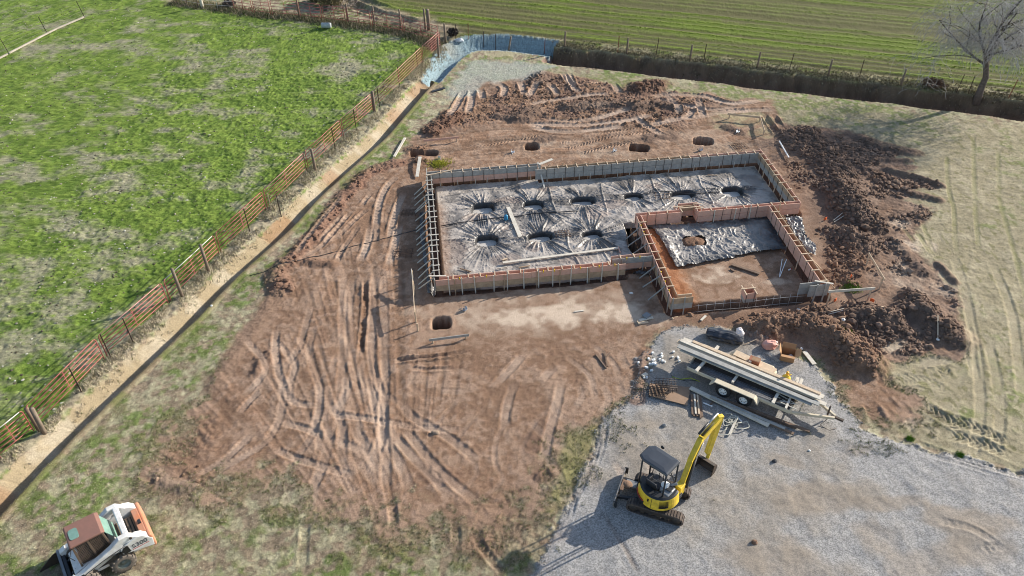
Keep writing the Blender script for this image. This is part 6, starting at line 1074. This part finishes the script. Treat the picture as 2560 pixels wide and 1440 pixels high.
# sheet of brown board with rebar cages on it
p=[at(1621,994),at(1717,1019),at(1725,974),at(1624,964)]; cN=sum((Vector(v) for v in p),Vector())/4; b=MB(); b.plan([((v-cN).x,(v-cN).y) for v in p],0,.025); o=b.build('brown_board',mat('brown_board',(.36,.24,.16),.8,0,.2,3,.1,col2=(.27,.175,.115)),loc=(cN.x,cN.y,cN.z+.06)); tag(o,'large brown sheet of board lying on gravel in front of the trailer','board')
bz=cN.z+.085
for i,(dx,rot) in enumerate(((-.55,.15),(-.3,.05),(-.12,-.05))):
    root=empty('rebar_mat',(cN.x+dx,cN.y+.12+.05*i,bz+.06+.11*i),rot); tag(root,f'{["bottom","middle","top"][i]} dark rebar mat of the stack on the brown board','rebar mat','rebar mats stacked on the brown board')
    for k in range(6): MB().tube([(-.4+.16*k,-.38,0),(-.4+.16*k,.38,0)],.012,4).build('rod',M_STEEL,root)
    for k in range(6): MB().tube([(-.48,-.34+.136*k,.02),(.48,-.34+.136*k,.02)],.012,4).build('rod',M_STEEL,root)
    for sx in(-.4,.4):
        for sy in(-.34,.34): MB().tube([(sx,sy,-.05),(sx,sy,.12)],.012,4).build('rod',M_STEEL,root)
# stakes and boards in front of the trailer
for i in range(7):
    x=1727+i*3.8; m=[M_BROWN,M_BROWN,M_BLEACH,M_BROWN,M_NEW,M_BROWN,M_BROWN][i]; plank((x,990+i*.9),(x+3+i*.3,1048+random.uniform(-6,4)),.07,.05,m,f'{ORD[i]} stake from the left in the loose row of stakes beside the brown board',.05+.04*(i in(2,4)),.05+.04*(i in(2,4)),'stake','stakes in the loose row beside the brown board',name='loose_stake')
plank((1724,977),(1920,1071),.2,.06,M_BLEACH,'long pale plank on gravel in front of the trailer wheels',.12,.10)
for i,(a,b,m) in enumerate((((1790,1000),(1990,1075),M_BROWN),((1815,1008),(2022,1086),M_BROWN),((1800,1010),(1982,1092),M_BROWN),((1775,1002),(1960,1080),M_GREY))): plank(a,b,.13,.05,m,f'{ORD[i]} long weathered board in the fanned pile below the trailer',.05+.05*i,.05+.03*i,'plank','weathered boards fanned out below the trailer')
plank((1757,1011),(1780,1020),.06,.03,M_WHT,'short white strip on gravel beside the loose stakes',.03); plank((1774,1017),(1782,1007),.07,.04,M_BROWN,'short brown offcut beside the white strip',.03)
plank((1842,1049),(1822,1092),.09,.04,M_BLEACH,'pale stake lying over the tangled webbing straps',.12,.08); plank((1844,1049),(1853,1058),.05,.03,M_WHT,'short white piece above the webbing straps',.04)
M_STRAP=mat('pale_webbing',(.44,.43,.36),.85,0,.2,6); c=at(1832,1068); b=MB(); root=empty('webbing_straps',c); tag(root,'tangle of pale webbing straps on gravel under the excavator arm','straps')
for k in range(5):
    pts=[];x=random.gauss(0,.12);y=random.gauss(0,.12);a=random.uniform(0,6.28)
    for i in range(26): a+=random.gauss(.35*(1 if k%2 else -1),.45); x+=.10*math.cos(a)-.09*x*.5;y+=.10*math.sin(a)-.09*y*.5; pts.append((x*.95,y*.8,.04+.03*k+.02*math.sin(i)))
    P=np.array(pts); s_=MB(); vs=[];fs=[]
    for i,p in enumerate(P): d=P[min(i+1,25)]-P[max(i-1,0)];nn=np.array([-d[1],d[0],0]);nn/=np.linalg.norm(nn)+1e-6; vs+=[p+nn*.022,p-nn*.022,p-nn*.022+[0,0,.006],p+nn*.022+[0,0,.006]]
    s_.add(vs,[(i*4+j,i*4+(j+1)%4,i*4+4+(j+1)%4,i*4+4+j) for i in range(25) for j in range(4)]); s_.build('strap',M_STRAP,root)
lump('stone',1660,1067,.10,.08,.09,mat('grey_stone',(.25,.25,.25),.9,0,.3,6,.4),'grey stone on the gravel above the excavator canopy','stone',3); lump('stone',1885,1360,.12,.09,.09,mat('brown_stone',(.20,.12,.08),.9,0,.3,6,.4),'brown clod alone on the near gravel','stone',7); lump('stone',1935,1157,.10,.08,.08,mat('dark_stone',(.07,.07,.075),.9,0,.3,6,.4),'dark stone on a brown patch of the gravel','stone',8); lump('stone',1088,1083,.17,.12,.11,mat('tan_stone',(.30,.22,.16),.9,0,.3,6,.4),'single stone in the middle of the rutted dirt','stone',9); lump('white_scrap',2022,1130,.06,.04,.04,M_WHT,'small white scrap on the gravel below the trailer tongue','scrap',5); lump('white_scrap',1148,107,.35,.2,.22,mat('grey_scrap',(.55,.57,.6),.7,0,.2,3),'crumpled grey-white scrap at the corner of the rock lining','scrap',3); lump('white_scrap',1578,733,.10,.05,.05,M_WHT,'white scrap on dirt below the set-back form wall','scrap',4); lump('white_scrap',1995,776,.09,.05,.05,M_WHT,'white scrap on soil below the near right form corner','scrap',2); lump('white_scrap',1816,917,.10,.06,.05,M_WHT,'','scrap',2) if False else None
lump('white_scrap',530,768,.06,.05,.05,M_WHT,'tiny white scrap in the ditch bottom','scrap',2)
# fabric edge and culvert lip where the rock lining meets the ditch
p=[at(1068,211,.04),at(1083,216,.06),at(1080,230,.04),at(1112,222,.10)]; root=empty('filter_fabric',p[0]); tag(root,'black filter fabric edge where the rock lining meets the ditch','fabric'); b=MB(); b.beam((0,0,0),p[2]-p[0],.3,.03); b.build('fabric_strip',M_BLK,root); b=MB(); b.beam(p[2]-p[0],p[3]-p[0],.25,.03); b.build('fabric_strip',M_BLK,root)
# ---- trees standing beyond the frame, known by their shadows on the pasture
def leafy(x,y,h,r,label):
    root=empty('evergreen_tree',(x,y,0)); tag(root,label,'tree'); MB().tube([(0,0,-.2),(.1,0,h*.4),(0,.1,h*.9)],[.3,.22,.06],8).build('trunk',M_BARK,root); b=MB()
    for _ in range(5200):
        v=Vector((random.gauss(0,1),random.gauss(0,1),random.gauss(0,1))).normalized()*random.random()**.4; k=.7+.3*math.sin(v.x*4+v.z*5)*math.cos(v.y*5); c=Vector((v.x*r*k,v.y*r*k,h*.58+v.z*h*.42*k)); u=Vector((random.gauss(0,1),random.gauss(0,1),random.gauss(0,.6))).normalized()*.28; w_=u.cross(Vector((random.random(),random.random(),random.random()))).normalized()*.14; b.add([c-u,c+w_,c+u,c-w_],[(0,1,2,3)])
    b.build('crown',mat('evergreen_leaf',(.05,.075,.025),.8,0,.5,.8),root)
leafy(-37,83.5,6.5,2.2,'dark evergreen tree beyond the far edge of the pasture, left one'); leafy(-24,87,7.5,2.6,'dark evergreen tree beyond the far edge of the pasture, middle one'); leafy(-29,80.6,4.5,1.6,'dark evergreen tree beyond the far edge of the pasture, nearest one')
